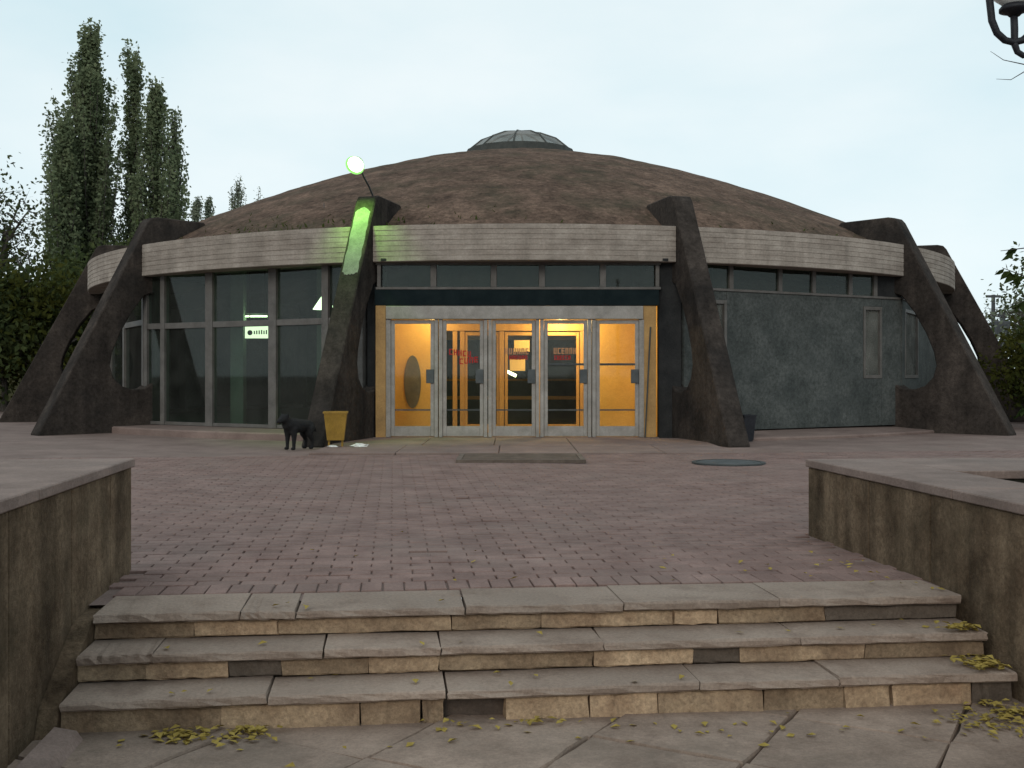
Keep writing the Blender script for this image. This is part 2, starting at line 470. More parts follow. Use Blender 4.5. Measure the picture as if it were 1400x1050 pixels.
# ------------------------------------------------------------------ lower slabs (diagonal square slabs)
tag_low = empty('lower_paving', (0, 0, 0)); tag(tag_low, kind='structure')
GA = R(61)
du = Vector((math.cos(GA), math.sin(GA), 0)); dv = Vector((math.sin(GA), -math.cos(GA), 0))
SP = 0.715
org = Vector((0.35, 4.94, 0))
def slab_variant(k):
    mb = MB(); h = SP / 2 - 0.0135
    r_ = random.Random(k)
    n = 4; top = []; bot = []
    for sx, sy, ex, ey in ((-1, -1, 1, -1), (1, -1, 1, 1), (1, 1, -1, 1), (-1, 1, -1, -1)):
        for i in range(n):
            t = i / n
            x = (sx + (ex - sx) * t) * h; y = (sy + (ey - sy) * t) * h
            j = 0.008
            top.append(Vector((x + r_.uniform(-j, j), y + r_.uniform(-j, j), 0)))
    N = len(top)
    lo = [Vector((p.x * 1.012, p.y * 1.012, -0.012)) for p in top]
    bo = [Vector((p.x * 1.012, p.y * 1.012, -0.06)) for p in top]
    fs = [tuple(range(N))]
    for i in range(N):
        j = (i + 1) % N
        fs.append((i, N + i, N + j, j)); fs.append((N + i, 2 * N + i, 2 * N + j, N + j))
    mb.add(top + lo + bo, fs)
    o = mb.build('ground_slab', 'slab')
    return o
protos = [slab_variant(k) for k in range(4)]
slab_meshes = [o.data for o in protos]
for o in protos: bpy.data.objects.remove(o)
STi = ST.inverted()
for i in range(-9, 10):
    for j in range(-9, 10):
        c = org + du * ((i + 0.5) * SP) + dv * ((j + 0.5) * SP)
        q = STi @ c
        if q.y > 0.05 or q.y < -4.6 or q.x < -2.6 or q.x > 2.9: continue
        o = bpy.data.objects.new('ground_slab', slab_meshes[rng.randrange(4)])
        o.location = (c.x, c.y, ZL + rng.uniform(-0.008, 0.006))
        o.rotation_euler = (rng.uniform(-.006, .006), rng.uniform(-.006, .006), GA + rng.uniform(-.01, .01) + math.pi / 2 * rng.randrange(4))
        link(o, tag_low)

# ------------------------------------------------------------------ steps
steps = empty('stone_steps', ST @ Vector((0, 0, ZL)))
tag(steps, 'worn stone steps with chipped risers leading up to the brick plaza', 'steps')
def spart(o):
    o.parent = steps
    o.matrix_parent_inverse = Matrix.Translation(-Vector(steps.location))
    return o

def rough_block(name, m, a0, a1, b0, b1, z0, z1, nose=0.012, jit=0.004, segs=6, seed=0, chip=0.0, tilt=0.0):
    r_ = random.Random(seed)
    prof = [(b1, z1), (b0 + nose, z1), (b0 + nose * .3, z1 - nose * .3), (b0, z1 - nose), (b0, z0 + nose * .6), (b0 + nose * .6, z0), (b1, z0)]
    vs = []; k = len(prof)
    for i in range(segs + 1):
        t = i / segs
        a = a0 + (a1 - a0) * t
        ch = chip * max(0, r_.random() - 0.55) * 2
        for q, (b, z) in enumerate(prof):
            jb = r_.uniform(-jit, jit) if 0 < q < k - 1 else 0
            jz = r_.uniform(-jit, jit) * .7 if 0 < q < k - 1 else 0
            if q in (1, 2, 3): jb += ch; jz -= ch * .5
            da = r_.uniform(-jit, jit) * 1.5 if i in (0, segs) else 0
            vs.append(ST @ Vector((a + da, b + jb, z + jz + tilt * (t - .5))))
    fs = []
    for i in range(segs):
        for q in range(k):
            fs.append((i * k + q, (i + 1) * k + q, (i + 1) * k + (q + 1) % k, i * k + (q + 1) % k))
    fs.append(tuple(range(k))); fs.append(tuple(segs * k + q for q in range(k)))
    return spart(MB().add(vs, fs).build(name, m))

AL, AR = -2.11, 2.46
tread_j = [[328, 404, 636, 853, 1066], [208, 442, 603, 826, 1096], [365, 611, 957, 1148]]
SLAB_T = 0.046
for k in range(3):
    b0 = BN[k]
    b1 = 0.46 if k == 0 else BN[k - 1] + 0.06
    edges = [AL] + [a_of(p, b0) for p in tread_j[k]] + [AR]
    for i in range(len(edges) - 1):
        g = 0.004
        rough_block('tread_slab', 'tread', edges[i] + g, edges[i + 1] - g, b0, b1, ZB[k] - SLAB_T, ZB[k] + rng.uniform(-.004, .003),
                    nose=0.013, jit=0.0034, segs=12, seed=100 * k + i, chip=0.022, tilt=rng.uniform(-.007, .007))
riser_j = [[(None, 265, 0), (265, 380, 0), (380, 618, 0), (618, 740, 0), (740, 921, 0), (921, 982, 0), (982, 1128, 0), (1128, None, 1)],
           [(None, 200, 0), (200, 312, 0), (312, 384, 1), (384, 505, 0), (505, 601, 0), (601, 812, 0), (812, 876, 0), (876, 948, 0), (948, 1012, 1), (1012, 1182, 0), (1182, None, 0)],
           [(None, 302, 0), (302, 491, 0), (493, 574, 0), (577, 607, 2), (690, 806, 0), (806, 900, 0), (900, 1043, 0), (1046, 1155, 0), (1155, 1218, 0), (1221, 1330, 0), (1330, None, 1)]]
for k in range(3):
    bf = BN[k] + 0.038
    zt = ZB[k] - SLAB_T - 0.004
    zb = (ZB[k + 1] if k < 2 else ZL - 0.02) + 0.004
    for i, (p0, p1, kind) in enumerate(riser_j[k]):
        a0 = AL if p0 is None else a_of(p0, bf)
        a1 = AR if p1 is None else a_of(p1, bf)
        inset = 0.012 if kind == 1 else rng.uniform(-.006, .006)
        o = rough_block('riser_stone', 'riser_dk' if kind == 1 else 'riser', a0 + .003, a1 - .003, bf + inset, bf + 0.10, zb, zt,
                    nose=0.012, jit=0.0045, segs=7, seed=900 + 50 * k + i, chip=0.016)
core = MB()
for k in range(3):
    core.box(AL - .02, AR + .02, BN[k] + 0.11 + 0.005 * k, 0.44, (ZB[k + 1] if k < 2 else ZL) - 0.06, ZB[k] - SLAB_T - 0.006 - 0.002 * k, ST)
spart(core.build('core', 'joint'))

# crumbling concrete haunch filling the gap between the treads and the left planter wall
hv = []
for a in (-2.203, AL - .004):
    hv += [ST @ Vector((a, b, z)) for b, z in ((.46, -.03), (.02, -.035), (-.25, -.17), (-.52, -.31), (-.60, ZL - .02), (.46, ZL - .02))]
hf = [(0, 1, 2, 3, 4, 5), (11, 10, 9, 8, 7, 6)] + [(k, 6 + k, 6 + (k + 1) % 6, (k + 1) % 6) for k in range(6)]
spart(MB().add(hv, hf).build('side_haunch', 'planter'))
# ------------------------------------------------------------------ brick plaza
plaza = empty('plaza_paving', (0, 6, 0)); tag(plaza, kind='structure')
pa, pb = 0.1215, 0.247
def paver_mesh(seed):
    r_ = random.Random(seed)
    hx, hy, c = pa / 2 - 0.0048, pb / 2 - 0.0048, 0.004
    vs = []
    for (x, y) in ((-1, -1), (1, -1), (1, 1), (-1, 1)):
        vs.append((x * (hx - c), y * (hy - c), r_.uniform(-.001, .001)))
    for (x, y) in ((-1, -1), (1, -1), (1, 1), (-1, 1)):
        vs.append((x * hx, y * hy, -c))
    for (x, y) in ((-1, -1), (1, -1), (1, 1), (-1, 1)):
        vs.append((x * hx, y * hy, -0.02))
    fs = [(0, 1, 2, 3)]
    for i in range(4):
        j = (i + 1) % 4
        fs += [(i, 4 + i, 4 + j, j), (4 + i, 8 + i, 8 + j, 4 + j)]
    return vs, fs
pv, pf = paver_mesh(1)
pme = bpy.data.meshes.new('paver'); pme.from_pydata(pv, [], pf); pme.materials.append(M['paver'])
near, rest = [], []
A0, A1, B0, B1 = -11.0, 11.0, 0.475, 10.75
def lay(a, b, rot, sx, sy):
    """one paver centred at (a, b); rot 1 = long side along the steps"""
    if a < -2.205 + .03 and b < 1.30: return
    if a > 2.495 - .03 and b < 2.35: return
    if rng.random() < 0.003: return
    wob = 0.003 * math.sin(a * 2.1) + 0.003 * math.sin(b * 1.7 + a)
    dz_ = .003 + wob + rng.uniform(-.002, .002) + (rng.uniform(-.006, -.003) if rng.random() < .03 else 0)
    p = ST @ Vector((a + rng.uniform(-.002, .002), b + rng.uniform(-.002, .002), dz_))
    px = 700 + F * p.x / p.y
    rec = (p, (sx, sy), rng.uniform(-.012, .012) + (math.pi / 2 if rot else 0), rng.uniform(-.010, .010), rng.uniform(-.010, .010))
    (near if (-20 < px < 1420 and p.y < 7.6) else rest).append(rec)
for i in range(int((A1 - A0) / pa)):
    lay(A0 + (i + .5) * pa, B0 + pb / 2, 0, 1, 1)
for j in range(int((B1 - B0 - pb) / pa)):
    off = (0, .5, .02, .52)[j % 4] * pb
    for i in range(int((A1 - A0) / pb)):
        lay(A0 + i * pb + off, B0 + pb + (j + .5) * pa, 1, 1, 1)
near.sort(key=lambda q: q[0].y)
rest += near[300:]
near = near[:300]                            # the 300 that show largest are parts of their own
for p, sc, rz, rx, ry in near:
    o = bpy.data.objects.new('paver', pme)
    o.rotation_euler = (rx, ry, PHI + rz); o.scale = (sc[0], sc[1], 1)
    link(o, plaza)
    o.location = p - Vector(plaza.location)
pvn = np.array(pv)
Vs, Qs = [], []
pfn = np.array(pf)
for k, (p, sc, rz, rx, ry) in enumerate(rest):
    ca, sa = math.cos(PHI + rz), math.sin(PHI + rz)
    x = pvn[:, 0]; y = pvn[:, 1]
    z = pvn[:, 2] + y * rx - x * ry
    Vs.append(np.stack([x * ca - y * sa + p.x, x * sa + y * ca + p.y, z + p.z], 1))
    Qs.append(pfn + 12 * k)
far_p = mesh_quads('paver_field', np.concatenate(Vs), np.concatenate(Qs), 'paver')
far_p.parent = plaza; far_p.matrix_parent_inverse = Matrix.Translation(-Vector(plaza.location)); far_p['kind'] = 'stuff'

# ------------------------------------------------------------------ planter boxes flanking the steps
def planter(name, label, side, a_in, a_out, b_end, b_near, ztop, soil_a, soil_b, joints):
    root = empty(name, ST @ Vector((a_in, b_end, 0)))
    tag(root, label, 'planter')
    pinv = Matrix.Translation(-Vector(root.location))
    def part(o):
        o.parent = root; o.matrix_parent_inverse = pinv; return o
    s = side
    def bx(nm, m, a0, a1, b0, b1, z0, z1, bev=.006):
        return part(box_obj(nm, m, None, min(a0, a1), max(a0, a1), b0, b1, z0, z1, ST, bev))
    CH = 0.055                                   # coping thickness
    # facing panels on the side towards the steps
    bs = [b_near] + joints + [b_end]
    for i in range(len(bs) - 1):
        bx('facing_panel', 'planter', a_in, a_in + s * .06 + s * 0.003 * (i % 2), bs[i] + .005, bs[i + 1] - .005, ZL - .04, ztop - CH - .003)
    # end panels towards the building
    n = 4; wdt = abs(a_out - a_in) / n
    for i in range(n):
        a0 = a_in + s * (i * wdt + .066 if i == 0 else i * wdt + .004); a1 = a_in + s * ((i + 1) * wdt - .004)
        bx('facing_panel', 'planter', a0, a1, b_end - .065, b_end - .004, -.05, ztop - CH - .003)
    bx('core_wall', 'joint', a_in + s * .07, a_in + s * (soil_a - .02), b_near, b_end - .075, ZL - .06, ztop - CH - .006, 0)
    bx('core_wall', 'soil', a_in + s * (soil_a - .015), a_out, soil_b + .02, b_end - .075, -.06, ztop - CH - .006, 0)  # wall painted soil-dark to stand in for deep shade under the coping
    # coping slabs along the steps, then the end
    nb = 3; L_ = (b_end - b_near) / nb
    for i in range(nb):
        bx('coping_slab', 'coping', a_in - s * .018, a_in + s * soil_a, b_near + i * L_ + .003, b_near + (i + 1) * L_ - .003 + (.014 if i == nb - 1 else 0), ztop - CH, ztop + rng.uniform(-.003, .003))
    k = 3; wd = (abs(a_out - a_in) - soil_a) / k
    for i in range(k):
        bx('coping_slab', 'coping', a_in + s * (soil_a + i * wd + .004), a_in + s * (soil_a + (i + 1) * wd), soil_b, b_end + .014, ztop - CH, ztop + rng.uniform(-.003, .003))
    bx('soil', 'soil', a_in + s * (soil_a - .01), a_out, b_near, soil_b + .015, ZL - .05, ztop - .10, 0)
    # outer wall of the box
    bx('outer_wall', 'planter', a_out, a_out + s * .25, b_near, b_end, ZL - .05, ztop)
    return root
planter('stone_planter', 'brown stone-faced planter with wide coping left of the steps', -1, -2.205, -4.6, 1.26, -4.2, 0.69, 1.6, 0.2, [-2.3, -0.9, 0.0, 0.75])
planter('stone_planter', 'brown stone-faced planter with dark soil bed right of the steps', 1, 2.495, 5.6, 2.31, -4.2, 0.56, 0.58, 1.22, [-2.2, -0.6, 0.42, 1.25])
# sloped pale kerb at the foot of the left planter wall
kb = MB()
kb.add([ST @ Vector(p) for p in ((AL + .005, -.60, ZL - .02), (AL + .14, -.60, ZL - .02), (AL + .10, -.62, ZL + .05), (AL + .005, -.62, ZL + .07),
                                 (AL + .005, -4.0, ZL - .02), (AL + .14, -4.0, ZL - .02), (AL + .10, -4.0, ZL + .05), (AL + .005, -4.0, ZL + .07))],
       [(0, 1, 2, 3), (4, 7, 6, 5), (0, 4, 5, 1), (1, 5, 6, 2), (2, 6, 7, 3), (3, 7, 4, 0)])
tag(kb.build('kerb', 'coping'), kind='structure')

# ================================================================== the pavilion
CX, CY = 0.23, 31.5
C0 = Vector((CX, CY, 0))
pav = empty('domed_pavilion', C0)
tag(pav, 'round concrete pavilion with low brown dome, leaning ribs and lit glass doors', 'building')
def PP(o):
    """keep world placement, parent under the pavilion or one of its parts"""
    o.parent = pav
    o.matrix_parent_inverse = Matrix.Translation(-C0)
    return o
def sub(o, parent):
    o.parent = parent; o.matrix_parent_inverse = Matrix.Identity(4); return o
def pol(th, r, z):
    """th degrees from the camera-facing axis, positive to the right"""
    a = R(th)
    return Vector((CX + r * math.sin(a), CY - r * math.cos(a), z))
def radial(th):
    """local (t, r, z) -> world: t tangential (to the right), r radial outwards"""
    a = R(th)
    return Matrix(((math.cos(a), math.sin(a), 0, CX), (math.sin(a), -math.cos(a), 0, CY), (0, 0, 1, 0), (0, 0, 0, 1)))

# --- ribs
outer = [(10.0, 3.25), (10.0, 4.42), (10.12, 4.55), (11.22, 4.56), (11.36, 4.53), (11.44, 4.44), (13.74, 0.02), (13.74, -0.05), (10.93, -0.05), (10.93, 3.25)]
hole = [(11.28, 2.95), (11.52, 2.86), (11.80, 2.50), (12.05, 2.06), (12.22, 1.66), (12.27, 1.38), (12.20, 1.14), (12.02, 0.96), (11.78, 0.88), (11.52, 0.90), (11.34, 1.02), (11.26, 1.24)]
def rib_mesh():
    loops = [[Vector((r, z, 0)) for r, z in outer], [Vector((r, z, 0)) for r, z in hole]]
    flat = outer + hole
    tris = tessellate_polygon(loops)
    n = len(flat); ht = 0.195; c = 0.02
    vs = [(-ht, r, z) for r, z in flat] + [(ht, r, z) for r, z in flat]
    fs = [tuple(t) for t in tris] + [tuple(i + n for i in reversed(t)) for t in tris]
    no = len(outer)
    for i in range(no):
        j = (i + 1) % no; fs.append((i, j, n + j, n + i))
    for i in range(len(hole)):
        j = (i + 1) % len(hole); fs.append((no + i, no + j, n + no + j, n + no + i))
    me = bpy.data.meshes.new('rib'); me.from_pydata(vs, [], fs)
    bm = bmesh.new(); bm.from_mesh(me); bmesh.ops.recalc_face_normals(bm, faces=bm.faces)
    sharp = [e for e in bm.edges if len(e.link_faces) == 2 and e.calc_face_angle(0) > 1.2]
    bmesh.ops.bevel(bm, geom=sharp, offset=0.022, segments=1, affect='EDGES')
    bm.to_mesh(me); bm.free()
    me.materials.append(M['rib'])
    return me
rme = rib_mesh()
for i in range(12):
    th = 15 + 30 * i
    o = bpy.data.objects.new('rib', rme)
    link(o, pav)
    a = R(th)
    # mesh (t, r, z) -> local of the pavilion
    o.matrix_local = Matrix(((math.cos(a), math.sin(a), 0, 0), (math.sin(a), -math.cos(a), 0, 0), (0, 0, 1, 0), (0, 0, 0, 1)))

# pale patch of old render left on the upper outer face of the left front rib
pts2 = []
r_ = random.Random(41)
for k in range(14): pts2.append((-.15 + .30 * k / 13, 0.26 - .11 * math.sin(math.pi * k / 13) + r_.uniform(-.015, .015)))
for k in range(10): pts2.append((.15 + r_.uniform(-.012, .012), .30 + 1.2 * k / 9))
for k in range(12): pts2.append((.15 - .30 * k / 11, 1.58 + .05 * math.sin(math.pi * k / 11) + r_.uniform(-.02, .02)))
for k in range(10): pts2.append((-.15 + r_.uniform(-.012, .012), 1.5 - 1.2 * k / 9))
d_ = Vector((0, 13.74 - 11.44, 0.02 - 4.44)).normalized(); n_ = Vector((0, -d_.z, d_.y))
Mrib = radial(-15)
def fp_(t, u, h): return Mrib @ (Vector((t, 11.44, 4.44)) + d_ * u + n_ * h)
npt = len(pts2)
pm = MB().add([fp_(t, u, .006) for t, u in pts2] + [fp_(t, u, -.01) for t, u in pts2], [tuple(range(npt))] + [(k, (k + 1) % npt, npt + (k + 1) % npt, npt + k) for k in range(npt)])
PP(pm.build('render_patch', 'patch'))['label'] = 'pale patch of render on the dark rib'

# --- fascia beams between the ribs, board marked
ZF0, ZF1 = 3.275, 3.945
for i in range(12):
    t0 = -15 + 30 * i; t1 = t0 + 30
    prof = [(10.75, ZF0 + .02), (11.50, ZF0)]
    nb = 7; hb = (ZF1 - ZF0) / nb
    for k in range(nb):
        z = ZF0 + k * hb; rr = 11.58 + (0.0025, -0.0015, 0.001, -0.002, 0.002, -0.001, 0.0015)[(k + i) % 7]
        if k == 0: prof += [(11.565, z), (rr, z + .012)]
        else: prof += [(rr, z + .009)]
        prof += [(rr, z + hb - .006)]
        if k < nb - 1: prof += [(11.572, z + hb - .003), (11.572, z + hb + .004)]
    prof += [(11.55, ZF1), (11.0, ZF1 + .012)]
    ns = 20; e = R(1.02)
    mb = MB()
    vs = []
    for q in range(ns + 1):
        a = R(t0) + e + (R(30) - 2 * e) * q / ns
        for (r, z) in prof:
            vs.append((CX + r * math.sin(a), CY - r * math.cos(a), z))
    k = len(prof); fs = []
    for q in range(ns):
        for j in range(k):
            fs.append((q * k + j, (q + 1) * k + j, (q + 1) * k + (j + 1) % k, q * k + (j + 1) % k))
    fs.append(tuple(range(k))); fs.append(tuple(ns * k + j for j in range(k)))
    PP(mb.add(vs, fs).build('fascia_beam', 'fascia'))

# --- dome
def dome_z(r): return 7.5 - 3.55 * (r / 11.2) ** 1.6
nr, na = 44, 220
Vd = []
from mathutils import noise as mnoise
for i in range(nr + 1):
    r = 1.2 + (11.18 - 1.2) * i / nr
    for j in range(na):
        a = 2 * math.pi * j / na
        x, y = r * math.cos(a), r * math.sin(a)
        d = 0.022 * mnoise.fractal(Vector((x * .8, y * .8, 3)), 1.0, 2.0, 4) + 0.02 * mnoise.noise(Vector((x * 3, y * 3, 1)))
        if r > 10.2: d -= (r - 10.2) * 0.08
        Vd.append((CX + x, CY + y, dome_z(r) + d))
Qd = []
for i in range(nr):
    for j in range(na):
        Qd.append((i * na + j, i * na + (j + 1) % na, (i + 1) * na + (j + 1) % na, (i + 1) * na + j))
dome = PP(mesh_quads('dome_roof', Vd, Qd, 'dome'))
dome.data.shade_smooth()
# hall ceiling beneath it
mb = MB(); mb.lathe([(11.1, 3.62), (9.0, 4.3), (5.0, 5.6), (0.02, 6.2)], C0, 48)
PP(mb.build('hall_ceiling', 'hceil', recalc=False))
# a few weeds rooted along the fascia gutter
V0, Q0 = [], []
for k in range(160):
    u = rng.random()
    th = rng.gauss(-22, 9) if u < .6 else rng.uniform(-75, 75)
    r = 11.1 - abs(rng.gauss(0, .45)); 
    p = pol(th, r, dome_z(min(r, 11.15)) - .02)
    h = rng.uniform(.02, .07) * (1.3 if u < .6 else .7); a = rng.uniform(0, 6.28); wv = rng.uniform(.01, .03)
    d = Vector((math.cos(a) * wv, math.sin(a) * wv, 0)); lean = Vector((rng.uniform(-.06, .06), rng.uniform(-.06, .06), h))
    n = len(V0)
    V0 += [p - d, p + d, p + lean + d * .3, p + lean - d * .3]; Q0.append((n, n + 1, n + 2, n + 3))
weeds = PP(mesh_quads('roof_weeds', [tuple(v) for v in V0], Q0, 'moss')); weeds['kind'] = 'stuff'

# --- skylight lantern
ZS = 7.54
tiers = [(1.50, ZS + .03), (1.12, ZS + .34), (0.64, ZS + .53), (0.20, ZS + .61)]
NS = 10
sk = MB(); sk.lathe([(1.42, ZS - .25), (1.58, ZS - .25), (1.55, ZS + .04), (1.46, ZS + .04)], C0, NS * 2)
skl = PP(sk.build('skylight', 'lantern_frame'))
fr = MB()
for i in range(NS):
    a0, a1 = 2 * math.pi * (i + .3) / NS, 2 * math.pi * (i + 1.3) / NS
    ring = lambda a: [C0 + Vector((r * math.cos(a), r * math.sin(a), z)) for r, z in tiers]
    p0, p1 = ring(a0), ring(a1)
    fr.tube(p0, 0.028, 5)
    for k in (0, 3):
        fr.tube([p0[k], p1[k]], 0.022, 5)
    for k in range(3):
        q = MB().add([p0[k], p1[k], p1[k + 1], p0[k + 1]], [(0, 1, 2, 3)]).build('pane', 'skyglass')
        sub(q, skl)
fr.add([C0 + Vector((0.2 * math.cos(2 * math.pi * i / NS), .2 * math.sin(2 * math.pi * i / NS), ZS + .615)) for i in range(NS)], [tuple(range(NS))])
q = fr.build('glazing_bars', 'lantern_frame'); sub(q, skl)

# --- plinth ring between the ribs
for i in range(12):
    if i == 0: continue
    t0 = -15 + 30 * i
    mb = MB(); hp = 0.0 if i > 6 else .075
    prof = [(10.6, -.03), (12.25, -.03), (12.25, .10 - hp), (12.22, .125 - hp), (10.6, .14 - hp * .2)]
    vs = []; ns = 12; e = R(1.05)
    for q in range(ns + 1):
        a = R(t0) + e + (R(30) - 2 * e) * q / ns
        for (r, z) in prof: vs.append((CX + r * math.sin(a), CY - r * math.cos(a), z))
    k = len(prof); fs = []
    for q in range(ns):
        for j in range(k): fs.append((q * k + j, (q + 1) * k + j, (q + 1) * k + (j + 1) % k, q * k + (j + 1) % k))
    fs.append(tuple(range(k))); fs.append(tuple(ns * k + j for j in range(k)))
    PP(mb.add(vs, fs).build('plinth', 'pavement'))

# hall floor
mb = MB(); mb.lathe([(10.9, .012), (0.02, .012)], C0, 48)
PP(mb.build('hall_floor', 'hall_floor'))

# --- chord walls of the bays: local frame of a bay: x along the chord (to the right), y outwards, z up
RW = 11.0
HALF = RW * math.tan(R(15))
def bay(th):
    a = R(th)
    return Matrix(((math.cos(a), math.sin(a), 0, CX + RW * math.sin(a)), (math.sin(a), -math.cos(a), 0, CY - RW * math.cos(a)), (0, 0, 1, 0), (0, 0, 0, 1)))
def px_on(B, px, y=0.0):
    """chord coordinate of photo column px in the plane y = const of bay frame B"""
    o = B @ Vector((0, y, 0)); d = (B @ Vector((1, y, 0))) - o
    k = (px - 700) / F
    return (k * o.y - o.x) / (d.x - k * d.y)
def z_on(B, x, py, y=0.0):
    p = B @ Vector((x, y, 0)); return HC - (py - YH) / F * p.y
ZH = 3.30
def bpart(nm, m, B, x0, x1, y0, y1, z0, z1, bev=.004, parent=None):
    o = box_obj(nm, m, None, min(x0, x1), max(x0, x1), y0, y1, z0, z1, B, bev)
    return PP(o) if parent is None else sub(o, parent)

# left glazed bay
B = bay(-30)
xs = [-HALF + .05, px_on(B, 225), px_on(B, 288.5), px_on(B, 375), px_on(B, 447), HALF - .1]
wd = [.10, .12, .20, .20, .16, .12]
for x, wdt in zip(xs, wd):
    bpart('mullion', 'mullion', B, x - wdt / 2, x + wdt / 2, -.07, .07, .14, ZH)
for i in range(5):
    x0 = xs[i] + wd[i] / 2; x1 = xs[i + 1] - wd[i + 1] / 2
    bpart('transom', 'mullion', B, x0 + .001, x1 - .001, -.05, .055, 2.16, 2.28)
    bpart('transom', 'mullion', B, x0 + .001, x1 - .001, -.05, .05, .142, .21)
    bpart('pane', 'glass', B, x0 + .002, x1 - .002, -.006, .006, .212, 2.158, 0)
    bpart('pane', 'glass', B, x0 + .002, x1 - .002, -.006, .006, 2.282, ZH - .002, 0)
# far left bay: sill wall below, windows above
B = bay(-60)
bpart('sill_wall', 'wall_dark', B, -HALF, HALF, -.12, .08, .13, .82)
xs = [-HALF + .08, px_on(B, 153), px_on(B, 172), HALF - .10]
wd = [.14, .16, .16, .14]
for x, wdt in zip(xs, wd): bpart('mullion', 'mullion', B, x - wdt / 2, x + wdt / 2, -.07, .06, .822, ZH)
for i in range(3):
    x0 = xs[i] + wd[i] / 2; x1 = xs[i + 1] - wd[i + 1] / 2
    bpart('transom', 'mullion', B, x0 + .001, x1 - .001, -.05, .05, 2.26, 2.38)
    bpart('pane', 'glass', B, x0 + .002, x1 - .002, -.006, .006, .824, 2.258, 0)
    bpart('pane', 'glass', B, x0 + .002, x1 - .002, -.006, .006, 2.382, ZH - .002, 0)
# right bays: plaster wall, clerestory, narrow upright windows at the ends
for th in (30, 60):
    B = bay(th)
    if th == 30:
        xa0, xa1 = px_on(B, 970), px_on(B, 991); xb0, xb1 = px_on(B, 1178), px_on(B, 1203)
        cl = [px_on(B, p) for p in (935, 998, 1065, 1111, 1161, 1195)]
        zc0, zc1, zw0, zw1 = 2.82, ZH, 1.12, 2.62
    else:
        xa0, xa1 = px_on(B, 1234), px_on(B, 1252); xb0, xb1 = HALF - .75, HALF - .25
        cl = [-HALF + .3, -1.5, -.3, .9, HALF - .3]
        zc0, zc1, zw0, zw1 = 2.82, ZH, 1.12, 2.62
    zt = zc0 - .03
    bpart('wall_panel', 'plaster', B, xa1 + .003, xb0 - .003, -.10, .05, .13, zt)
    bpart('wall_panel', 'plaster', B, -HALF + .02, xa0 - .003, -.10, .05, .13, zt)
    bpart('wall_panel', 'plaster', B, xb1 + .003, HALF - .02, -.10, .05, .13, zt)
    bpart('wall_panel', 'plaster', B, xa0, xa1, -.10, .046, .13, zw0)
    bpart('wall_panel', 'plaster', B, xb0, xb1, -.10, .046, .13, zw0)
    for (x0, x1) in ((xa0, xa1), (xb0, xb1)):
        wf = MB()
        wf.box(x0, x0 + .06, -.06, .06, zw0 + .002, zw1, B); wf.box(x1 - .06, x1, -.06, .06, zw0 + .002, zw1, B)
        wf.box(x0 + .061, x1 - .061, -.06, .058, zw1 - .07, zw1, B); wf.box(x0 + .061, x1 - .061, -.06, .058, zw0 + .002, zw0 + .07, B)
        wo_ = PP(wf.build('upright_window', 'mullion'))
        bpart('pane', 'dullglass', B, x0 + .062, x1 - .062, -.006, .006, zw0 + .072, zw1 - .072, 0, wo_)
        bpart('wall_panel', 'plaster', B, x0 + .002, x1 - .002, -.10, .046, zw1 + .002, zt)
    bpart('sill_bar', 'mullion', B, -HALF + .05, HALF - .05, -.06, .075, zt + .002, zc0 + .02)
    for x in cl: bpart('mullion', 'mullion', B, x - .05, x + .05, -.05, .05, zc0 + .022, ZH)
    for i in range(len(cl) - 1):
        bpart('pane', 'glass', B, cl[i] + .052, cl[i + 1] - .052, -.006, .006, zc0 + .024, ZH - .002, 0)
    bpart('wall_panel', 'wall_dark', B, -HALF + .02, cl[0] - .052, -.05, .03, zc0 + .022, ZH)
    bpart('wall_panel', 'wall_dark', B, cl[-1] + .052, HALF - .02, -.05, .03, zc0 + .022, ZH)
# hidden back bays
for th in range(90, 271, 30):
    bpart('wall_panel', 'plaster', bay(th), -HALF, HALF, -.12, .05, .13, ZH)

# --- door bay
B = bay(0)
YD = 0.12                                                    # door plane in front of the chord
DY = YD
def dx(px): return px_on(B, px, DY)
def dz(py): return HC - (py - YH) / F * (B @ Vector((0, DY, 0))).y
xJ0, xH0, xH1, xJ1 = dx(514), dx(528), dx(879), dx(897)
bpart('jamb', 'jamb', B, xJ0, xH0 - .003, -.12, DY + .06, .035, dz(418))
bpart('jamb', 'jamb', B, xH1 + .003, xJ1, -.12, DY + .02, .035, dz(418))
bpart('header', 'metal', B, xH0, xH1, -.10, DY + .07, dz(436.5), dz(418.5), .008)
bpart('fascia_band', 'band', B, xJ0 - .02, xJ1 + .05, -.12, DY + .05, dz(417.5), dz(396.5))
bpart('wall_panel', 'wall_dark', B, -HALF + .02, xJ0 - .022, -.12, .04, -.02, ZH)
bpart('wall_panel', 'wall_dark', B, xJ1 + .053, HALF - .02, -.12, .04, -.02, ZH)
cx_ = [dx(p) for p in (518, 592.5, 675, 741, 824.5, 899)]
zc0, zc1 = dz(396), dz(362)
cf = ('metal')
bpart('sill_bar', 'mullion', B, cx_[0] - .06, cx_[-1] + .06, -.05, DY + .02, zc0 + .002, zc0 + .05)
bpart('head_bar', 'mullion', B, cx_[0] - .06, cx_[-1] + .06, -.05, DY + .02, zc1, zc1 + .05)
for i, x in enumerate(cx_):
    h = .035 if i in (0, 5) else .055
    bpart('mullion', 'mullion', B, x - h, x + h, -.05, DY, zc0 + .052, zc1 - .002)
for i in range(5):
    bpart('pane', 'glass', B, cx_[i] + .06, cx_[i + 1] - .06, .05, .062, zc0 + .054, zc1 - .004, 0)
bpart('soffit', 'wall_dark', B, -HALF + .3, HALF - .3, -.3, .3, zc1 + .052, zc1 + .10)
dp = [dx(p) for p in (531, 599.5, 667, 738, 809, 877)]
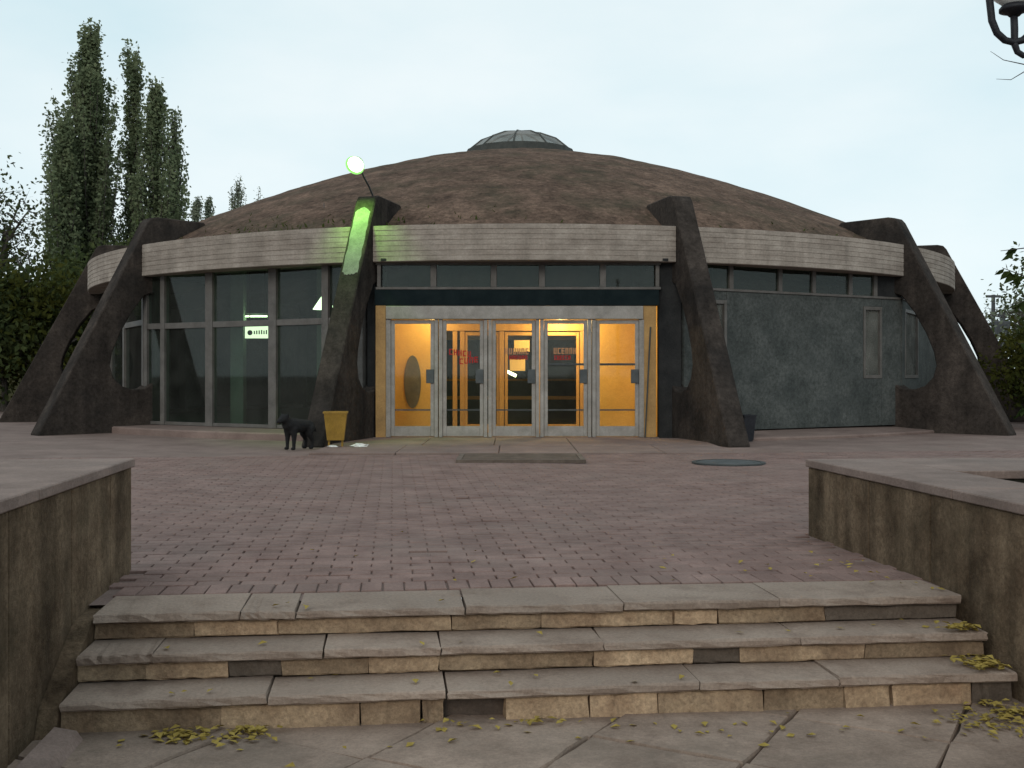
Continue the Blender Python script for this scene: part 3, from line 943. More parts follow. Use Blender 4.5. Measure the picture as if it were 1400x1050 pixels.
for i, x in enumerate(dp):
    if i in (0, 5): bpart('door_post', 'metal', B, x - .045, x + .045, -.08, DY + .03, .04, dz(437))
    else:
        bpart('door_post', 'metal', B, x - .075, x - .008, -.08, DY + .03, .04, dz(437))
        bpart('door_post', 'metal', B, x + .008, x + .075, -.08, DY + .032, .04, dz(437))
strokes_of = lambda seed, n: [(random.Random(seed + i).random(), i / n) for i in range(n)]
def lettering(parent, m, x0, x1, z0, z1, y, n, seed, slope=0.0):
    """a row of small painted characters, each made of upright and cross strokes"""
    mb = MB(); r_ = random.Random(seed); wch = (x1 - x0) / n; t = (z1 - z0) * .2
    for i in range(n):
        a = x0 + i * wch; b = a + wch * .78; dzc = slope * (a - x0)
        za, zb = z0 + dzc, z1 + dzc
        k = r_.randrange(5)
        mb.box(a, a + t, y, y + .003, za, zb, B)
        if k in (0, 2, 4): mb.box(b - t, b, y, y + .003, za, zb, B)
        if k in (0, 1, 3): mb.box(a + t, b - (t if k == 0 else 0), y, y + .003, zb - t, zb, B)
        if k in (1, 2, 3): mb.box(a + t, b - (t if k == 2 else 0), y, y + .003, za, za + t, B)
        if k in (3, 4): mb.box(a + t, b - (t if k == 4 else 0), y, y + .003, (za + zb - t) / 2, (za + zb + t) / 2, B)
    return sub(mb.build('lettering', m), parent)
for i in range(5):
    x0 = dp[i] + (.048 if i == 0 else .079); x1 = dp[i + 1] - (.048 if i == 4 else .079)
    zb, zt = .05, dz(437.5)
    st = .07
    fm = MB()
    y0, y1 = DY - .05, DY
    fm.box(x0, x0 + st, y0, y1, zb, zt, B, .005); fm.box(x1 - st, x1, y0, y1, zb, zt, B, .005)
    fm.box(x0 + st + .0005, x1 - st - .0005, y0 + .002, y1 - .002, zb, zb + .19, B, .004)
    fm.box(x0 + st + .0005, x1 - st - .0005, y0 + .002, y1 - .002, zt - .07, zt, B, .004)
    door = PP(fm.build('entrance_door', 'metal'))
    bpart('pane', 'doorglass', B, x0 + st + .001, x1 - st - .001, DY - .03, DY - .024, zb + .191, zt - .071, 0, door)
    bpart('lock_plate', 'lockplate', B, x1 - .15, x1 - .005, DY + .002, DY + .035, dz(524), dz(505), .006, door)
    bpart('lower_rail', 'metal_dk', B, x0 + st + .001, x1 - st - .001, DY - .02, DY - .004, dz(561.5), dz(559.5), 0, door)
    if i >= 3:
        bpart('push_bar', 'metal_dk', B, x0 + st + .001, x1 - st - .001, DY - .02, DY + .012, dz(499.6), dz(496.6), .003, door)
    yl = DY - .0225
    if i == 1:
        lettering(door, 'red', dx(614), dx(645), dz(485), dz(477), yl, 5, 3, -.12)
        lettering(door, 'red', dx(628), dx(655), dz(498), dz(490), yl, 4, 4, .12)
    if i == 2:
        lettering(door, 'tan', dx(690), dx(724), dz(484.5), dz(476), yl, 6, 5)
        lettering(door, 'red', dx(696), dx(722), dz(492), dz(486), yl, 6, 6)
    if i == 3:
        lettering(door, 'tan', dx(757), dx(789), dz(484), dz(475.5), yl, 6, 7)
        lettering(door, 'red', dx(758), dx(781), dz(492), dz(486), yl, 6, 8)
bpart('threshold', 'pavement', B, xJ0 - .05, xJ1 + .05, -.12, DY + .12, -.02, .034, .008)
# dark stick leaning in the right jamb
stk = MB(); stk.tube([B @ Vector((dx(880.5), DY + .16, .04)), B @ Vector((dx(889), DY + .04, dz(447)))], .014, 7)
stk = stk.build('broom_stick', 'wood')
stk.data.materials[0] = M['metal_dk']
tag(stk, 'thin dark stick leaning against the ochre jamb right of the doors', 'stick')

# --- vestibule behind the doors
YV = -1.55                                                   # inner plane (bay frame y)
def vx(px): return px_on(B, px, YV)
def vz(py): return HC - (py - YH) / F * (B @ Vector((0, YV, 0))).y
ves_l, ves_r = xJ0 - .05, xJ1 + .05
bpart('vestibule_wall', 'ochre', B, ves_l - .06, vx(600), YV - .05, YV, .014, 2.5)
bpart('vestibule_wall', 'ochre', B, vx(812), ves_r + .06, YV - .05, YV, .014, 2.5)
bpart('vestibule_wall', 'ochre', B, ves_l - .06, ves_l, YV + .002, -.125, .014, 2.5)
bpart('vestibule_wall', 'ochre', B, ves_r, ves_r + .06, YV + .002, -.125, .014, 2.5)
bpart('vestibule_ceiling', 'ceil', B, ves_l - .06, ves_r + .06, YV - .06, -.125, 2.503, 2.56)
ov = MB()
xo, zo = vx(564), vz(522)
pts = [(xo + .17 * math.cos(2 * math.pi * k / 40), zo + .53 * math.sin(2 * math.pi * k / 40)) for k in range(40)]
ov.add([B @ Vector((x, YV + .025, z)) for x, z in pts] + [B @ Vector((x, YV + .002, z)) for x, z in pts],
       [tuple(range(40))] + [(k, (k + 1) % 40, 40 + (k + 1) % 40, 40 + k) for k in range(40)])
PP(ov.build('oval_panel', 'oval'))
ip = [vx(p) for p in (613, 625, 684, 741, 796, 806)]
for px in (622, 632, 686, 740, 796, 803):
    x = vx(px); bpart('inner_post', 'wood', B, x - .045, x + .045, YV - .06, YV + .02 + .002 * (px % 3), .014, vz(453))
bpart('inner_header', 'wood', B, vx(601), vx(811), YV - .06, YV + .03, vz(452.5), vz(440), .006)
bpart('inner_header', 'wood', B, vx(601), vx(811), YV - .04, YV, vz(439.5), 2.5)
for p0, p1 in ((634, 684), (689, 737.5), (743, 793)):
    d = MB(); x0, x1 = vx(p0) + .015, vx(p1) - .015; zt = vz(454)
    d.box(x0, x0 + .06, YV - .04, YV, .03, zt, B, .004); d.box(x1 - .06, x1, YV - .04, YV, .03, zt, B, .004)
    d.box(x0 + .0605, x1 - .0605, YV - .038, YV - .002, zt - .07, zt, B, .004); d.box(x0 + .0605, x1 - .0605, YV - .038, YV - .002, .03, .20, B, .004)
    idr = PP(d.build('inner_door', 'wood'))
    bpart('pane', 'doorglass', B, x0 + .061, x1 - .061, YV - .022, YV - .016, .202, zt - .071, 0, idr)
    if p0 == 689:
        yv = YV - .015
        bpart('notice', 'paper', B, vx(703), vx(724), yv, yv + .003, vz(481), vz(465), 0, idr)
        bpart('notice', 'paper', B, vx(697), vx(718), yv, yv + .003, vz(507), vz(491), 0, idr)
# hall partition behind, with wood rails
mb = MB()
for (a0, a1) in ((-34, 34),):
    vs = []; ns = 16
    for q in range(ns + 1):
        a = R(a0 + (a1 - a0) * q / ns)
        for z in (.014, 4.0): vs.append((CX + 5.0 * math.sin(a), CY - 5.0 * math.cos(a), z))
    mb.add(vs, [(2 * q, 2 * q + 2, 2 * q + 3, 2 * q + 1) for q in range(ns)])
PP(mb.build('hall_partition', 'hall'))
for (z0, z1) in ((.62, .70), (1.05, 1.10), (2.0, 2.3)):
    bpart('hall_rail', 'wood', B, -2.5, 2.5, -5.0, -4.92, z0, z1)
for x in (-6.6, -4.6, -3.3, 4.6):
    bpart('hall_column', 'hceil', B, x - .15, x + .15, -5.2, -4.9, .014, 4.2)

# ------------------------------------------------------------------ lamps of the pavilion
def point_light(name, loc, col, e, rad):
    l = bpy.data.lights.new(name, 'POINT'); l.energy = e; l.color = col; l.shadow_soft_size = rad
    o = bpy.data.objects.new(name, l); o.location = loc
    return o
for lpx, lz, le, llab in ((768, 2.40, 105, 'round warm ceiling lamp glowing above the fourth entrance door'),
                          (590, 2.402, 26, 'round warm ceiling lamp behind the header above the door with the oval panel')):
    lv = B @ Vector((px_on(B, lpx, -.95), -.95, lz))
    t = empty('ceiling_lamp', lv); tag(t, llab, 'lamp')
    g = MB(); g.lathe([(.001, -.10), (.07, -.095), (.12, -.05), (.13, 0.02)], (0, 0, 0), 20); o = g.build('globe', 'vest', t, True)
    g = MB(); g.lathe([(.14, .02), (.15, .05), (.15, .10), (.001, .10)], (0, 0, 0), 20); g.build('ceiling_rose', 'metal', t)
    l = point_light('lamp_light', (0, 0, -.16), (1.0, 0.77, 0.34), le, .1); link(l, t)

# fluorescent lightbox sign in the left hall
pc = P(353, 454, 25.0)
t = empty('lightbox_sign', pc); tag(t, 'small glowing lightbox sign with dark disc behind the left glazing', 'sign')
wdt, hgt = 36 / F * 25 / 2, 17 / F * 25 / 2
box_obj('housing', 'metal_dk', t, -wdt - .02, wdt + .02, .004, .14, -hgt - .02, hgt + .02)
box_obj('luminous_face', 'signlight', t, -wdt, wdt, -.006, .003, -hgt, hgt)
d = MB(); d.add([(-wdt * .62 + .06 * math.cos(k * .3927), -.010, -hgt * .1 + .06 * math.sin(k * .3927)) for k in range(16)], [tuple(range(16))]); d.build('disc_mark', 'iron', t)
mk = MB()
r_ = random.Random(5)
for k in range(6):
    x = -.10 + k * .055
    mk.box(x, x + .03, -.010, -.008, -hgt * .35, -hgt * .35 + r_.uniform(.04, .10))
mk.build('symbol_marks', 'hceil', t)
for z in (hgt + .02,): 
    dr = MB(); dr.tube([(-wdt * .7, .07, z), (-wdt * .7, .07, 1.6)], .008, 6); dr.tube([(wdt * .7, .07, z), (wdt * .7, .07, 1.6)], .008, 6); dr.build('hanger', 'metal_dk', t)
pc = P(350, 432.5, 25.6)
t = empty('tube_lamp', pc); tag(t, 'thin fluorescent tube lamp above the lightbox sign in the left hall', 'lamp')
tb = MB(); tb.tube([(-.26, 0, 0), (.26, 0, 0)], .018, 8); tb.build('tube', 'tube', t)
box_obj('housing', 'metal', t, -.29, .29, -.03, .03, .02, .07)
dr = MB(); dr.tube([(-.2, 0, .07), (-.2, 0, 1.3)], .006, 6); dr.tube([(.2, 0, .07), (.2, 0, 1.3)], .006, 6); dr.build('hanger', 'metal_dk', t)
l = point_light('lamp_light', (0, -.05, -.1), (0.75, 1.0, 0.6), 9, .15); link(l, t)
pc = P(443, 423, 22.6)
t = empty('pendant_lamp', pc); tag(t, 'bright cone-shaped pendant lamp half hidden behind the left front rib', 'lamp')
cn = MB(); cn.lathe([(.23, 0.0), (.21, .03), (.03, .30)], (0, 0, 0), 20); cn.build('shade', 'cone', t)
dr = MB(); dr.tube([(0, 0, .30), (0, 0, 2.2)], .008, 6); dr.build('cord', 'metal_dk', t)
l = point_light('lamp_light', (0, 0, -.05), (0.75, 1.0, 0.6), 9, .12); link(l, t)
# bare lamp deep in the hall seen through the middle door
pc = P(700, 511, 25.8)
t = empty('wall_lamp', pc); tag(t, 'small white tilted tube lamp on the hall wall seen through the middle door', 'lamp')
tb = MB(); tb.tube([(-.13, 0, .06), (.10, 0, -.05)], .035, 8); tb.build('tube', 'tube', t)
box_obj('bracket', 'metal_dk', t, -.06, .06, .03, .62, -.05, .05)

# floodlight on the left front rib
fp = P(487, 224, 20.12)
base = pol(-15, 11.05, 4.55)
t = empty('floodlight', base); tag(t, 'glowing greenish round floodlight on a bent stem atop the left front rib', 'lamp')
rel = fp - base
pl = MB(); pl.box(-.07, .07, -.07, .07, .0, .02); pl.tube([(0, 0, .01), (rel.x * .25, rel.y * .25, rel.z * .35), (rel.x * .55, rel.y * .55, rel.z * .62), (rel.x * .9, rel.y * .9, rel.z + .02)], .017, 8)
pl.build('stem', 'metal_dk', t)
ax = Vector((-0.22, -0.80, -0.56)).normalized()
Mr = ax.to_track_quat('Z', 'Y').to_matrix().to_4x4()
Mr.translation = rel
hd = MB(); hd.lathe([(.02, -.13), (.07, -.12), (.12, -.06), (.145, .02), (.155, .03)], (0, 0, 0), 20)
o = hd.build('reflector', 'metal', t, True); o.data.transform(Mr)
hd = MB(); hd.lathe([(.001, .09), (.07, .085), (.12, .06), (.15, .03)], (0, 0, 0), 20)
o = hd.build('lens', 'flood', t, True); o.data.transform(Mr)
hd = MB(); hd.lathe([(.152, .02), (.165, .03), (.178, .06), (.18, .07), (.168, .06), (.154, .035)], (0, 0, 0), 24)
o = hd.build('halo_ring', 'floodhalo', t, True); o.data.transform(Mr)  # added glowing ring, imitates the green halo round the lens
sl = bpy.data.lights.new('lamp_light', 'SPOT'); sl.energy = 300; sl.color = (0.36, 1.0, 0.12); sl.spot_size = R(84); sl.spot_blend = 1.0; sl.shadow_soft_size = .12
l = bpy.data.objects.new('lamp_light', sl); l.location = rel + ax * .2
tgt = pol(-15, 11.75, 3.8) - base - l.location
l.rotation_euler = (-tgt).to_track_quat('Z', 'Y').to_euler()
link(l, t)

# ------------------------------------------------------------------ apron before the doors, grating, covers
ap = empty('door_apron', (0, 18, 0)); tag(ap, kind='structure')
ya = [16.45, 18.2, CY - RW - .28]
for j in range(2):
    xa = -3.05; k = 0
    while xa < 3.2:
        xb = min(xa + (1.3, 1.55, 1.2)[(k + j) % 3], 3.4)
        o = box_obj('apron_slab', 'pavement', None, xa + .006, xb - .006, ya[j] + .006, ya[j + 1] - .006, -.03, .030 + rng.uniform(-.004, .004), None, .01)
        o.parent = ap; o.matrix_parent_inverse = Matrix.Translation(-Vector(ap.location))
        xa = xb; k += 1
gr = empty('floor_grating', (0.12, 15.45, 0.012)); tag(gr, 'worn dark foot grating set in the paving before the doors', 'grating')
g = MB()
g.box(-.88, .88, -.62, -.55, -.01, .035); g.box(-.88, .88, .55, .62, -.01, .035); g.box(-.88, -.81, -.549, .549, -.01, .034); g.box(.81, .88, -.549, .549, -.01, .034)
g.build('frame', 'rust', gr)
box_obj('pit_floor', 'joint', gr, -.805, .805, -.545, .545, -.008, -.002 + .008)
for k in range(12):
    y = -.50 + k * .091
    box_obj('bar', 'rust', gr, -.805, .805, y - .022, y + .022, .008, .028)
mc = empty('manhole_cover', (P(996, 634, 14.75).x, 14.75, .006)); tag(mc, 'round iron manhole cover in the brick plaza beside the right rib', 'manhole cover')
g = MB(); g.lathe([(.49, .0), (.49, .02), (.43, .022), (.43, .005)], (0, 0, 0), 32); g.build('frame', 'metal_dk', mc)
g = MB(); g.lathe([(.425, .0), (.42, .018), (.36, .02), (.34, .012), (.22, .012), (.20, .02), (.001, .02)], (0, 0, 0), 32); g.build('cover', 'lockplate', mc)

# ------------------------------------------------------------------ bins, dog, litter
def bin_(px, pyb, wpx, hpx, m, label, legs=True, rot=0.1):
    Y = HC * F / (pyb - YH)
    c = Vector(((px - 700) / F * Y, Y, 0))
    t = empty('litter_bin', c, rot); tag(t, label, 'litter bin')
    s = Y / F; w1 = wpx * s / 2; w0 = w1 * .72; h = hpx * s; zb = h * .22 if legs else .02
    b = MB()
    vs = []
    for (w_, z) in ((w0, zb), (w1, h), (w1 + .012, h), (w1 + .012, h - .03), (w1 - .015, h - .004), (w0 - .012, zb + .02)):
        vs += [(-w_, -w_ * .85, z), (w_, -w_ * .85, z), (w_, w_ * .85, z), (-w_, w_ * .85, z)]
    def ring(i, j): return [(4 * i + k, 4 * i + (k + 1) % 4, 4 * j + (k + 1) % 4, 4 * j + k) for k in range(4)]
    fs = [(0, 1, 2, 3)] + ring(0, 1) + ring(3, 2) + ring(2, 4) + ring(4, 5) + [(20, 21, 22, 23)]
    b.add(vs, fs); b.build('tub', m, t)
    if legs:
        for sx in (-1, 1):
            l_ = MB(); l_.box(sx * w0 * .8 - .015, sx * w0 * .8 + .015, -.06, .06, 0, zb + .02); l_.build('leg', m, t)
        bb = MB(); bb.box(-w0, w0, -.10, .10, -.004, .012); bb.build('foot_plate', m, t)
    else:
        bb = MB(); bb.box(-w0 * .9, w0 * .9, -w0 * .75, w0 * .75, -.004, .03); bb.build('base', m, t)
    return t
bin_(459, 612.5, 31, 50, 'yellowbin', 'yellow tapered litter bin on legs beside the left front rib')
bin_(1020, 603, 21, 36, 'iron', 'dark litter bin standing behind the right front rib', False, 0.5)

def capsule_chain(mb, pts, n=12):
    """closed tapered tube with rounded ends through (point, radius) pairs"""
    P_ = [Vector(p) for p, _ in pts]; R_ = [r * 1.18 for _, r in pts]
    d0 = (P_[0] - P_[1]).normalized(); d1 = (P_[-1] - P_[-2]).normalized()
    pp = [P_[0] + d0 * R_[0] * .95, P_[0] + d0 * R_[0] * .6] + P_ + [P_[-1] + d1 * R_[-1] * .6, P_[-1] + d1 * R_[-1] * .95]
    rr = [R_[0] * .25, R_[0] * .78] + R_ + [R_[-1] * .78, R_[-1] * .25]
    mb.tube(pp, rr, n)
# dog standing, facing left (-x), head a little lowered; all limbs fused into one skin by the remesh
dm = MB()
capsule_chain(dm, [((-.19, 0, .395), .085), ((-.11, 0, .375), .108), ((.02, 0, .375), .095), ((.12, 0, .38), .082), ((.20, 0, .375), .078)])
capsule_chain(dm, [((-.17, 0, .41), .078), ((-.24, 0, .46), .062), ((-.28, 0, .49), .058)])
capsule_chain(dm, [((-.275, 0, .495), .066), ((-.325, 0, .475), .046), ((-.385, 0, .45), .032)])
capsule_chain(dm, [((.25, 0, .39), .026), ((.31, 0, .36), .022), ((.355, 0, .28), .015)])
for sy in (-1, 1):
    capsule_chain(dm, [((-.15, sy * .055, .33), .055), ((-.145, sy * .065, .20), .032), ((-.15, sy * .065, .10), .023), ((-.15, sy * .065, .03), .021)])
    capsule_chain(dm, [((-.15, sy * .065, .02), .024), ((-.185, sy * .065, .018), .020)])
    capsule_chain(dm, [((.19, sy * .05, .33), .068), ((.165, sy * .06, .235), .046), ((.225, sy * .065, .135), .024), ((.215, sy * .065, .03), .021)])
    capsule_chain(dm, [((.21, sy * .065, .02), .024), ((.175, sy * .065, .018), .020)])
    capsule_chain(dm, [((-.26, sy * .045, .535), .024), ((-.255, sy * .062, .575), .010)])
dog = dm.build('dog', 'dog')
rm = dog.modifiers.new('remesh', 'REMESH'); rm.mode = 'VOXEL'; rm.voxel_size = 0.011; rm.use_smooth_shade = True
sm_ = dog.modifiers.new('smooth', 'SMOOTH'); sm_.factor = .5; sm_.iterations = 5
dog.location = ((405 - 700) / F * 17.5 + .03, 17.5, 0.008)
dog.rotation_euler = (0, 0, R(50)); dog.scale = (1.0, 1.25, 1.0)
tag(dog, 'black dog standing in front of the left front rib', 'dog')
for (px, py, s_, lb) in ((455, 613, .10, 'small crumpled white paper under the yellow litter bin'), (492, 612.5, .16, 'crumpled white plastic scrap on the paving between bin and doors')):
    Y = HC * F / (py - YH); r_ = random.Random(px)
    bm = bmesh.new(); bmesh.ops.create_icosphere(bm, subdivisions=2, radius=s_)
    for v in bm.verts:
        v.co *= r_.uniform(.6, 1.1); v.co.z *= .32; v.co.z = max(v.co.z, -s_ * .2)
    me = bpy.data.meshes.new('paper_scrap'); bm.to_mesh(me); bm.free(); me.materials.append(M['litter'])
    o = link(bpy.data.objects.new('paper_scrap', me)); o.location = ((px - 700) / F * Y, Y, s_ * .2 + .004)
    tag(o, lb, 'litter')

# ------------------------------------------------------------------ vegetation
def leaf_quads(C, size, asp=0.6, sd=0, up=0.0):
    r_ = np.random.RandomState(sd)
    n = len(C)
    d1 = r_.normal(size=(n, 3)); d1 /= np.linalg.norm(d1, axis=1)[:, None]
    d2 = r_.normal(size=(n, 3)); d2 -= (d2 * d1).sum(1)[:, None] * d1; d2 /= np.linalg.norm(d2, axis=1)[:, None]
    s = (size * r_.uniform(.6, 1.3, n))[:, None]
    Vv = np.stack([C - d1 * s, C + d2 * s * asp, C + d1 * s, C - d2 * s * asp], 1).reshape(-1, 3)
    return Vv, np.arange(4 * n).reshape(n, 4)

def tree_root(name, label, cat, loc, group=None):
    t = empty(name, loc); tag(t, label, cat, group); return t

def poplar(name, label, x, Y, ztop, hw, seed, dens=1.0, lm='poplar', size=.15, sparse_top=0.0, base_z=1.5, group=None, profile=None):
    r_ = random.Random(seed); n_ = np.random.RandomState(seed)
    t = tree_root(name, label, 'tree', (x, Y, 0), group)
    H = ztop
    tr = MB()
    tr.tube([(0, 0, -.1), (.1, 0, H * .3), (-.05, .05, H * .6), (0, 0, H * .93)], [H * .016 + .06, H * .013, H * .007, .015], 8)
    Cs = []
    hw *= 1.15
    size *= .72
    nb = int(125 * dens * max(.5, hw / 1.6))
    for k in range(nb):
        f = r_.random() ** .9
        z0 = base_z * .6 + f * (H * .90 - base_z * .6)
        fr_ = min(.97, (z0 + hw * 1.5) / H)
        env = hw * ((1 - fr_) ** .60 * 1.32 * min(1, .62 + fr_)) if profile is None else hw * profile(fr_)
        a = r_.uniform(0, 2 * math.pi)
        out = env * r_.uniform(.35, 1.08)
        Lz = min(H - z0, out * r_.uniform(2.4, 3.8) + .9)
        p0 = Vector((0, 0, z0)); p1 = Vector((math.cos(a) * out * .7, math.sin(a) * out * .7, z0 + Lz * .45)); p2 = Vector((math.cos(a) * out, math.sin(a) * out, z0 + Lz))
        tr.tube([p0, p1, p2], [.045, .028, .008], 4, False)
        m = int((105 if r_.random() > sparse_top * f else 22) * (.6 + Lz / 4))
        ts = n_.uniform(.18, 1.03, m)[:, None]
        pts = (1 - ts) ** 2 * np.array(p0) + 2 * ts * (1 - ts) * np.array(p1) + ts ** 2 * np.array(p2)
        # leaves gather in tufts along the branch
        tuft = n_.normal(size=(m, 3)) * np.array([.20, .20, .30]) * (1.2 - .6 * ts)
        Cs.append(pts + tuft)
    tr.build('trunk', 'bark', t, recalc=False)
    C_ = np.concatenate(Cs)
    Vv, Qq = leaf_quads(C_, size, .62, seed)
    mesh_quads('crown', Vv, Qq, lm, t)
    return t
def X_(px, Y): return (px - 700) / F * Y
def Z_(py, Y): return HC - (py - YH) / F * Y
poplar('poplar_tree', 'tallest dense Lombardy poplar rising behind the left of the pavilion', X_(123, 52), 52, Z_(36, 52), 1.82, 1, 1.35, size=.135)
poplar('poplar_tree', 'shorter dark poplar crowded against the outer side of the tallest poplar', X_(87, 50), 50, Z_(158, 50), .92, 2, 1.1, size=.135)
poplar('poplar_tree', 'poplar with a thin leafy spike top beside the tallest poplar', X_(182, 53), 53, Z_(60, 53), .95, 3, .9, size=.14, sparse_top=.3, profile=lambda f: (.33 if f > .62 else .33 + (.62 - f) * 1.5))
poplar('poplar_tree', 'broad ragged poplar between the spike-topped and the bare-topped poplars', X_(212, 51), 51, Z_(112, 51), 1.22, 4, 1.15, size=.14, sparse_top=.35)
poplar('poplar_tree', 'thin bare-topped poplar nearest to the roof edge', X_(237, 54), 54, Z_(140, 54), .8, 5, 1.0, size=.13, sparse_top=.9)
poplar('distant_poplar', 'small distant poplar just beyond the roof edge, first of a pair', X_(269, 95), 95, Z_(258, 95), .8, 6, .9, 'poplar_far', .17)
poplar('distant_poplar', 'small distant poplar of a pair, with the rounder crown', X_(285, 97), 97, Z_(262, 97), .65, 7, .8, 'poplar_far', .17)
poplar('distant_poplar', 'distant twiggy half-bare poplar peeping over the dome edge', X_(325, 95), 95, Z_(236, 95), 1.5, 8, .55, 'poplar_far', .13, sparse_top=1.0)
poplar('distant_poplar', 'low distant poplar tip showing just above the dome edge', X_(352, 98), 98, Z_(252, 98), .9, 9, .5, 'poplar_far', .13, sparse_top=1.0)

def broad_tree(name, label, x, Y, h, rad, seed, lm, nleaf, size, trunk_h=None, squash=1.0, cat='tree', nlimb=9, bare=0.0, z0=0.0, clump=.45):
    r_ = random.Random(seed); n_ = np.random.RandomState(seed)
    t = tree_root(name, label, cat, (x, Y, z0))
    th_ = trunk_h if trunk_h is not None else h * .3
    tr = MB()
    tr.tube([(0, 0, -.08), (.03, .02, th_ * .6), (0, 0, th_), (.05, 0, h * .7)], [h * .022 + .02, h * .018 + .01, h * .014 + .008, .01], 7)
    tips = []
    for k in range(nlimb):
        a = 2 * math.pi * k / nlimb + r_.uniform(-.3, .3); e = r_.uniform(.15, 1.2)
        st_ = Vector((0, 0, th_ * r_.uniform(.65, 1.3)))
        L_ = rad * r_.uniform(.7, 1.0)
        tip = Vector((math.cos(a) * math.cos(e) * L_, math.sin(a) * math.cos(e) * L_, st_.z + (h - st_.z) * math.sin(e) * r_.uniform(.75, 1.0)))
        mid = st_.lerp(tip, .5) + Vector((0, 0, .12 * h * r_.uniform(-.3, 1)))
        tr.tube([st_, mid, tip], [h * .009 + .006, h * .006 + .004, .004], 5, False)
        for q in range(5):
            s0 = mid.lerp(tip, r_.uniform(-.4, .9)); d_ = Vector((r_.gauss(0, 1), r_.gauss(0, 1), r_.gauss(.3, .8))).normalized() * rad * r_.uniform(.2, .5)
            e_ = s0 + d_
            if e_.z > h: e_.z = h
            if e_.z < .15: e_.z = .15
            tr.tube([s0, s0.lerp(e_, .5) + Vector((0, 0, .03 * h)), e_], [h * .004 + .003, h * .003 + .002, .002], 4, False)
            for _ in range(3):
                e2 = e_ + Vector((r_.gauss(0, 1), r_.gauss(0, 1), r_.gauss(.2, .8))) * rad * .14
                e2.z = max(e2.z, .12)
                tr.tube([s0.lerp(e_, r_.uniform(.5, 1)), e2], [h * .002 + .002, .0015], 3, False)
                tips.append((s0.lerp(e_, .7), e2))
    tr.build('trunk', 'bark', t, recalc=False)
    m = nleaf // len(tips) + 1
    Cs = []
    for (p, q) in tips:
        if r_.random() < bare: continue
        ts = n_.uniform(0, 1.1, m)[:, None]
        Cs.append(np.array(p) * (1 - ts) + np.array(q) * ts + n_.normal(size=(m, 3)) * rad * .16 * clump / .45)
    C_ = np.concatenate(Cs)
    C_[:, 2] = np.maximum(C_[:, 2], .06)
    Vv, Qq = leaf_quads(C_, size, .55, seed)
    mesh_quads('crown', Vv, Qq, lm, t)
    return t
# left background
broad_tree('leafy_tree', 'half-bare tree with fine blue-grey twigs left of the poplars', X_(-15, 44), 44, Z_(212, 44), 3.0, 21, 'dark_leaf', 2600, .10, 3.5, nlimb=12, clump=.5)
broad_tree('leafy_tree', 'dark dense tree with yellowing leaves behind the leftmost rib', X_(62, 37), 37, Z_(345, 37), 2.6, 22, 'yellow_leaf', 9000, .12, 1.2, nlimb=12)
broad_tree('leafy_tree', 'low dark green tree at the foot of the half-bare tree', X_(5, 36), 36, Z_(350, 36), 2.6, 23, 'dark_leaf', 9000, .12, 1.2, nlimb=12)
broad_tree('leafy_tree', 'dark green tree beneath the two tallest poplars', X_(115, 42), 42, Z_(320, 42), 2.6, 24, 'dark_leaf', 8000, .12, 1.5, nlimb=12)
broad_tree('leafy_tree', 'dark tree standing below the ragged poplars behind the roof edge', X_(190, 46), 46, Z_(295, 46), 2.6, 25, 'dark_leaf', 7000, .12, 1.5, nlimb=11)
for k, (x, Y, h, rd) in enumerate(((-24, 43.5, 6.5, 3), (-29, 47, 8, 3.5))):
    broad_tree('background_tree', ('dark round tree right behind the low pale wall', 'taller dark tree farther back beyond the low pale wall')[k], x, Y, h, rd, 60 + k, 'dark_leaf', 6000, .15, 1.6, nlimb=11)
# right background
broad_tree('bare_tree', 'nearly bare grey-twigged tree behind the right shrub', X_(1415, 46), 46, Z_(395, 46), 2.3, 31, 'poplar_far', 500, .09, 2.0, nlimb=14)
broad_tree('leafy_shrub', 'leafy yellow-green shrub at the foot of the rightmost rib', X_(1412, 24.5), 24.5, 2.55, 1.0, 32, 'yellow_leaf', 4200, .065, .4, cat='shrub', nlimb=11)
broad_tree('leafy_shrub', 'taller green shrub beyond the rightmost rib', X_(1462, 27), 27, 2.7, 1.5, 33, 'dark_leaf', 6000, .08, .6, cat='shrub', nlimb=11)
for k, (x, Y, h, rd) in enumerate(((27, 54, 7, 3.4),)):
    broad_tree('background_tree', 'dark broad tree beyond the grey poles and the bare tree', x, Y, h, rd, 80 + k, 'dark_leaf', 5000, .15, 1.5, nlimb=11)

# low pale wall far left
lw = empty('low_wall', (-20, 41, 0)); tag(lw, 'low wall with pale sloping coping beyond the leftmost rib', 'wall')
box_obj('wall_body', 'grassy', lw, -9, 3.0, -.15, .15, -.05, 1.5)
cp = MB()
cp.add([(-9, -.25, 1.5), (3.1, -.25, 1.5), (3.1, .25, 1.5), (-9, .25, 1.5), (-9, -.1, 1.84), (2.75, -.1, 1.84), (2.75, .25, 1.86), (-9, .25, 1.86)],
       [(0, 1, 2, 3), (4, 5, 6, 7), (0, 1, 5, 4), (1, 2, 6, 5), (2, 3, 7, 6), (3, 0, 4, 7)])
cp.build('coping', 'palewall', lw)

# poles at the right
for px, pt, Y, lb, arm in ((1358, 403, 55, 'distant grey pole with a short crossbar beyond the right ribs', .35), (1370.5, 428, 48, 'distant grey pole carrying a dark box beyond the right ribs', .18)):
    t = empty('utility_pole', (X_(px, Y), Y, 0)); tag(t, lb, 'pole')
    h = Z_(pt, Y)
    g = MB(); g.tube([(0, 0, -.1), (0, 0, h)], [.13, .09], 8); g.build('post', 'pole', t)
    g = MB(); g.box(-arm, arm, -.07, .07, h - .14, h - .02); g.build('crossbar', 'pole', t)
    if arm < .3:
        g = MB(); g.box(-.30, .30, -.14, .14, h - 1.0, h - .35, None, .03); g.build('box', 'pole', t)

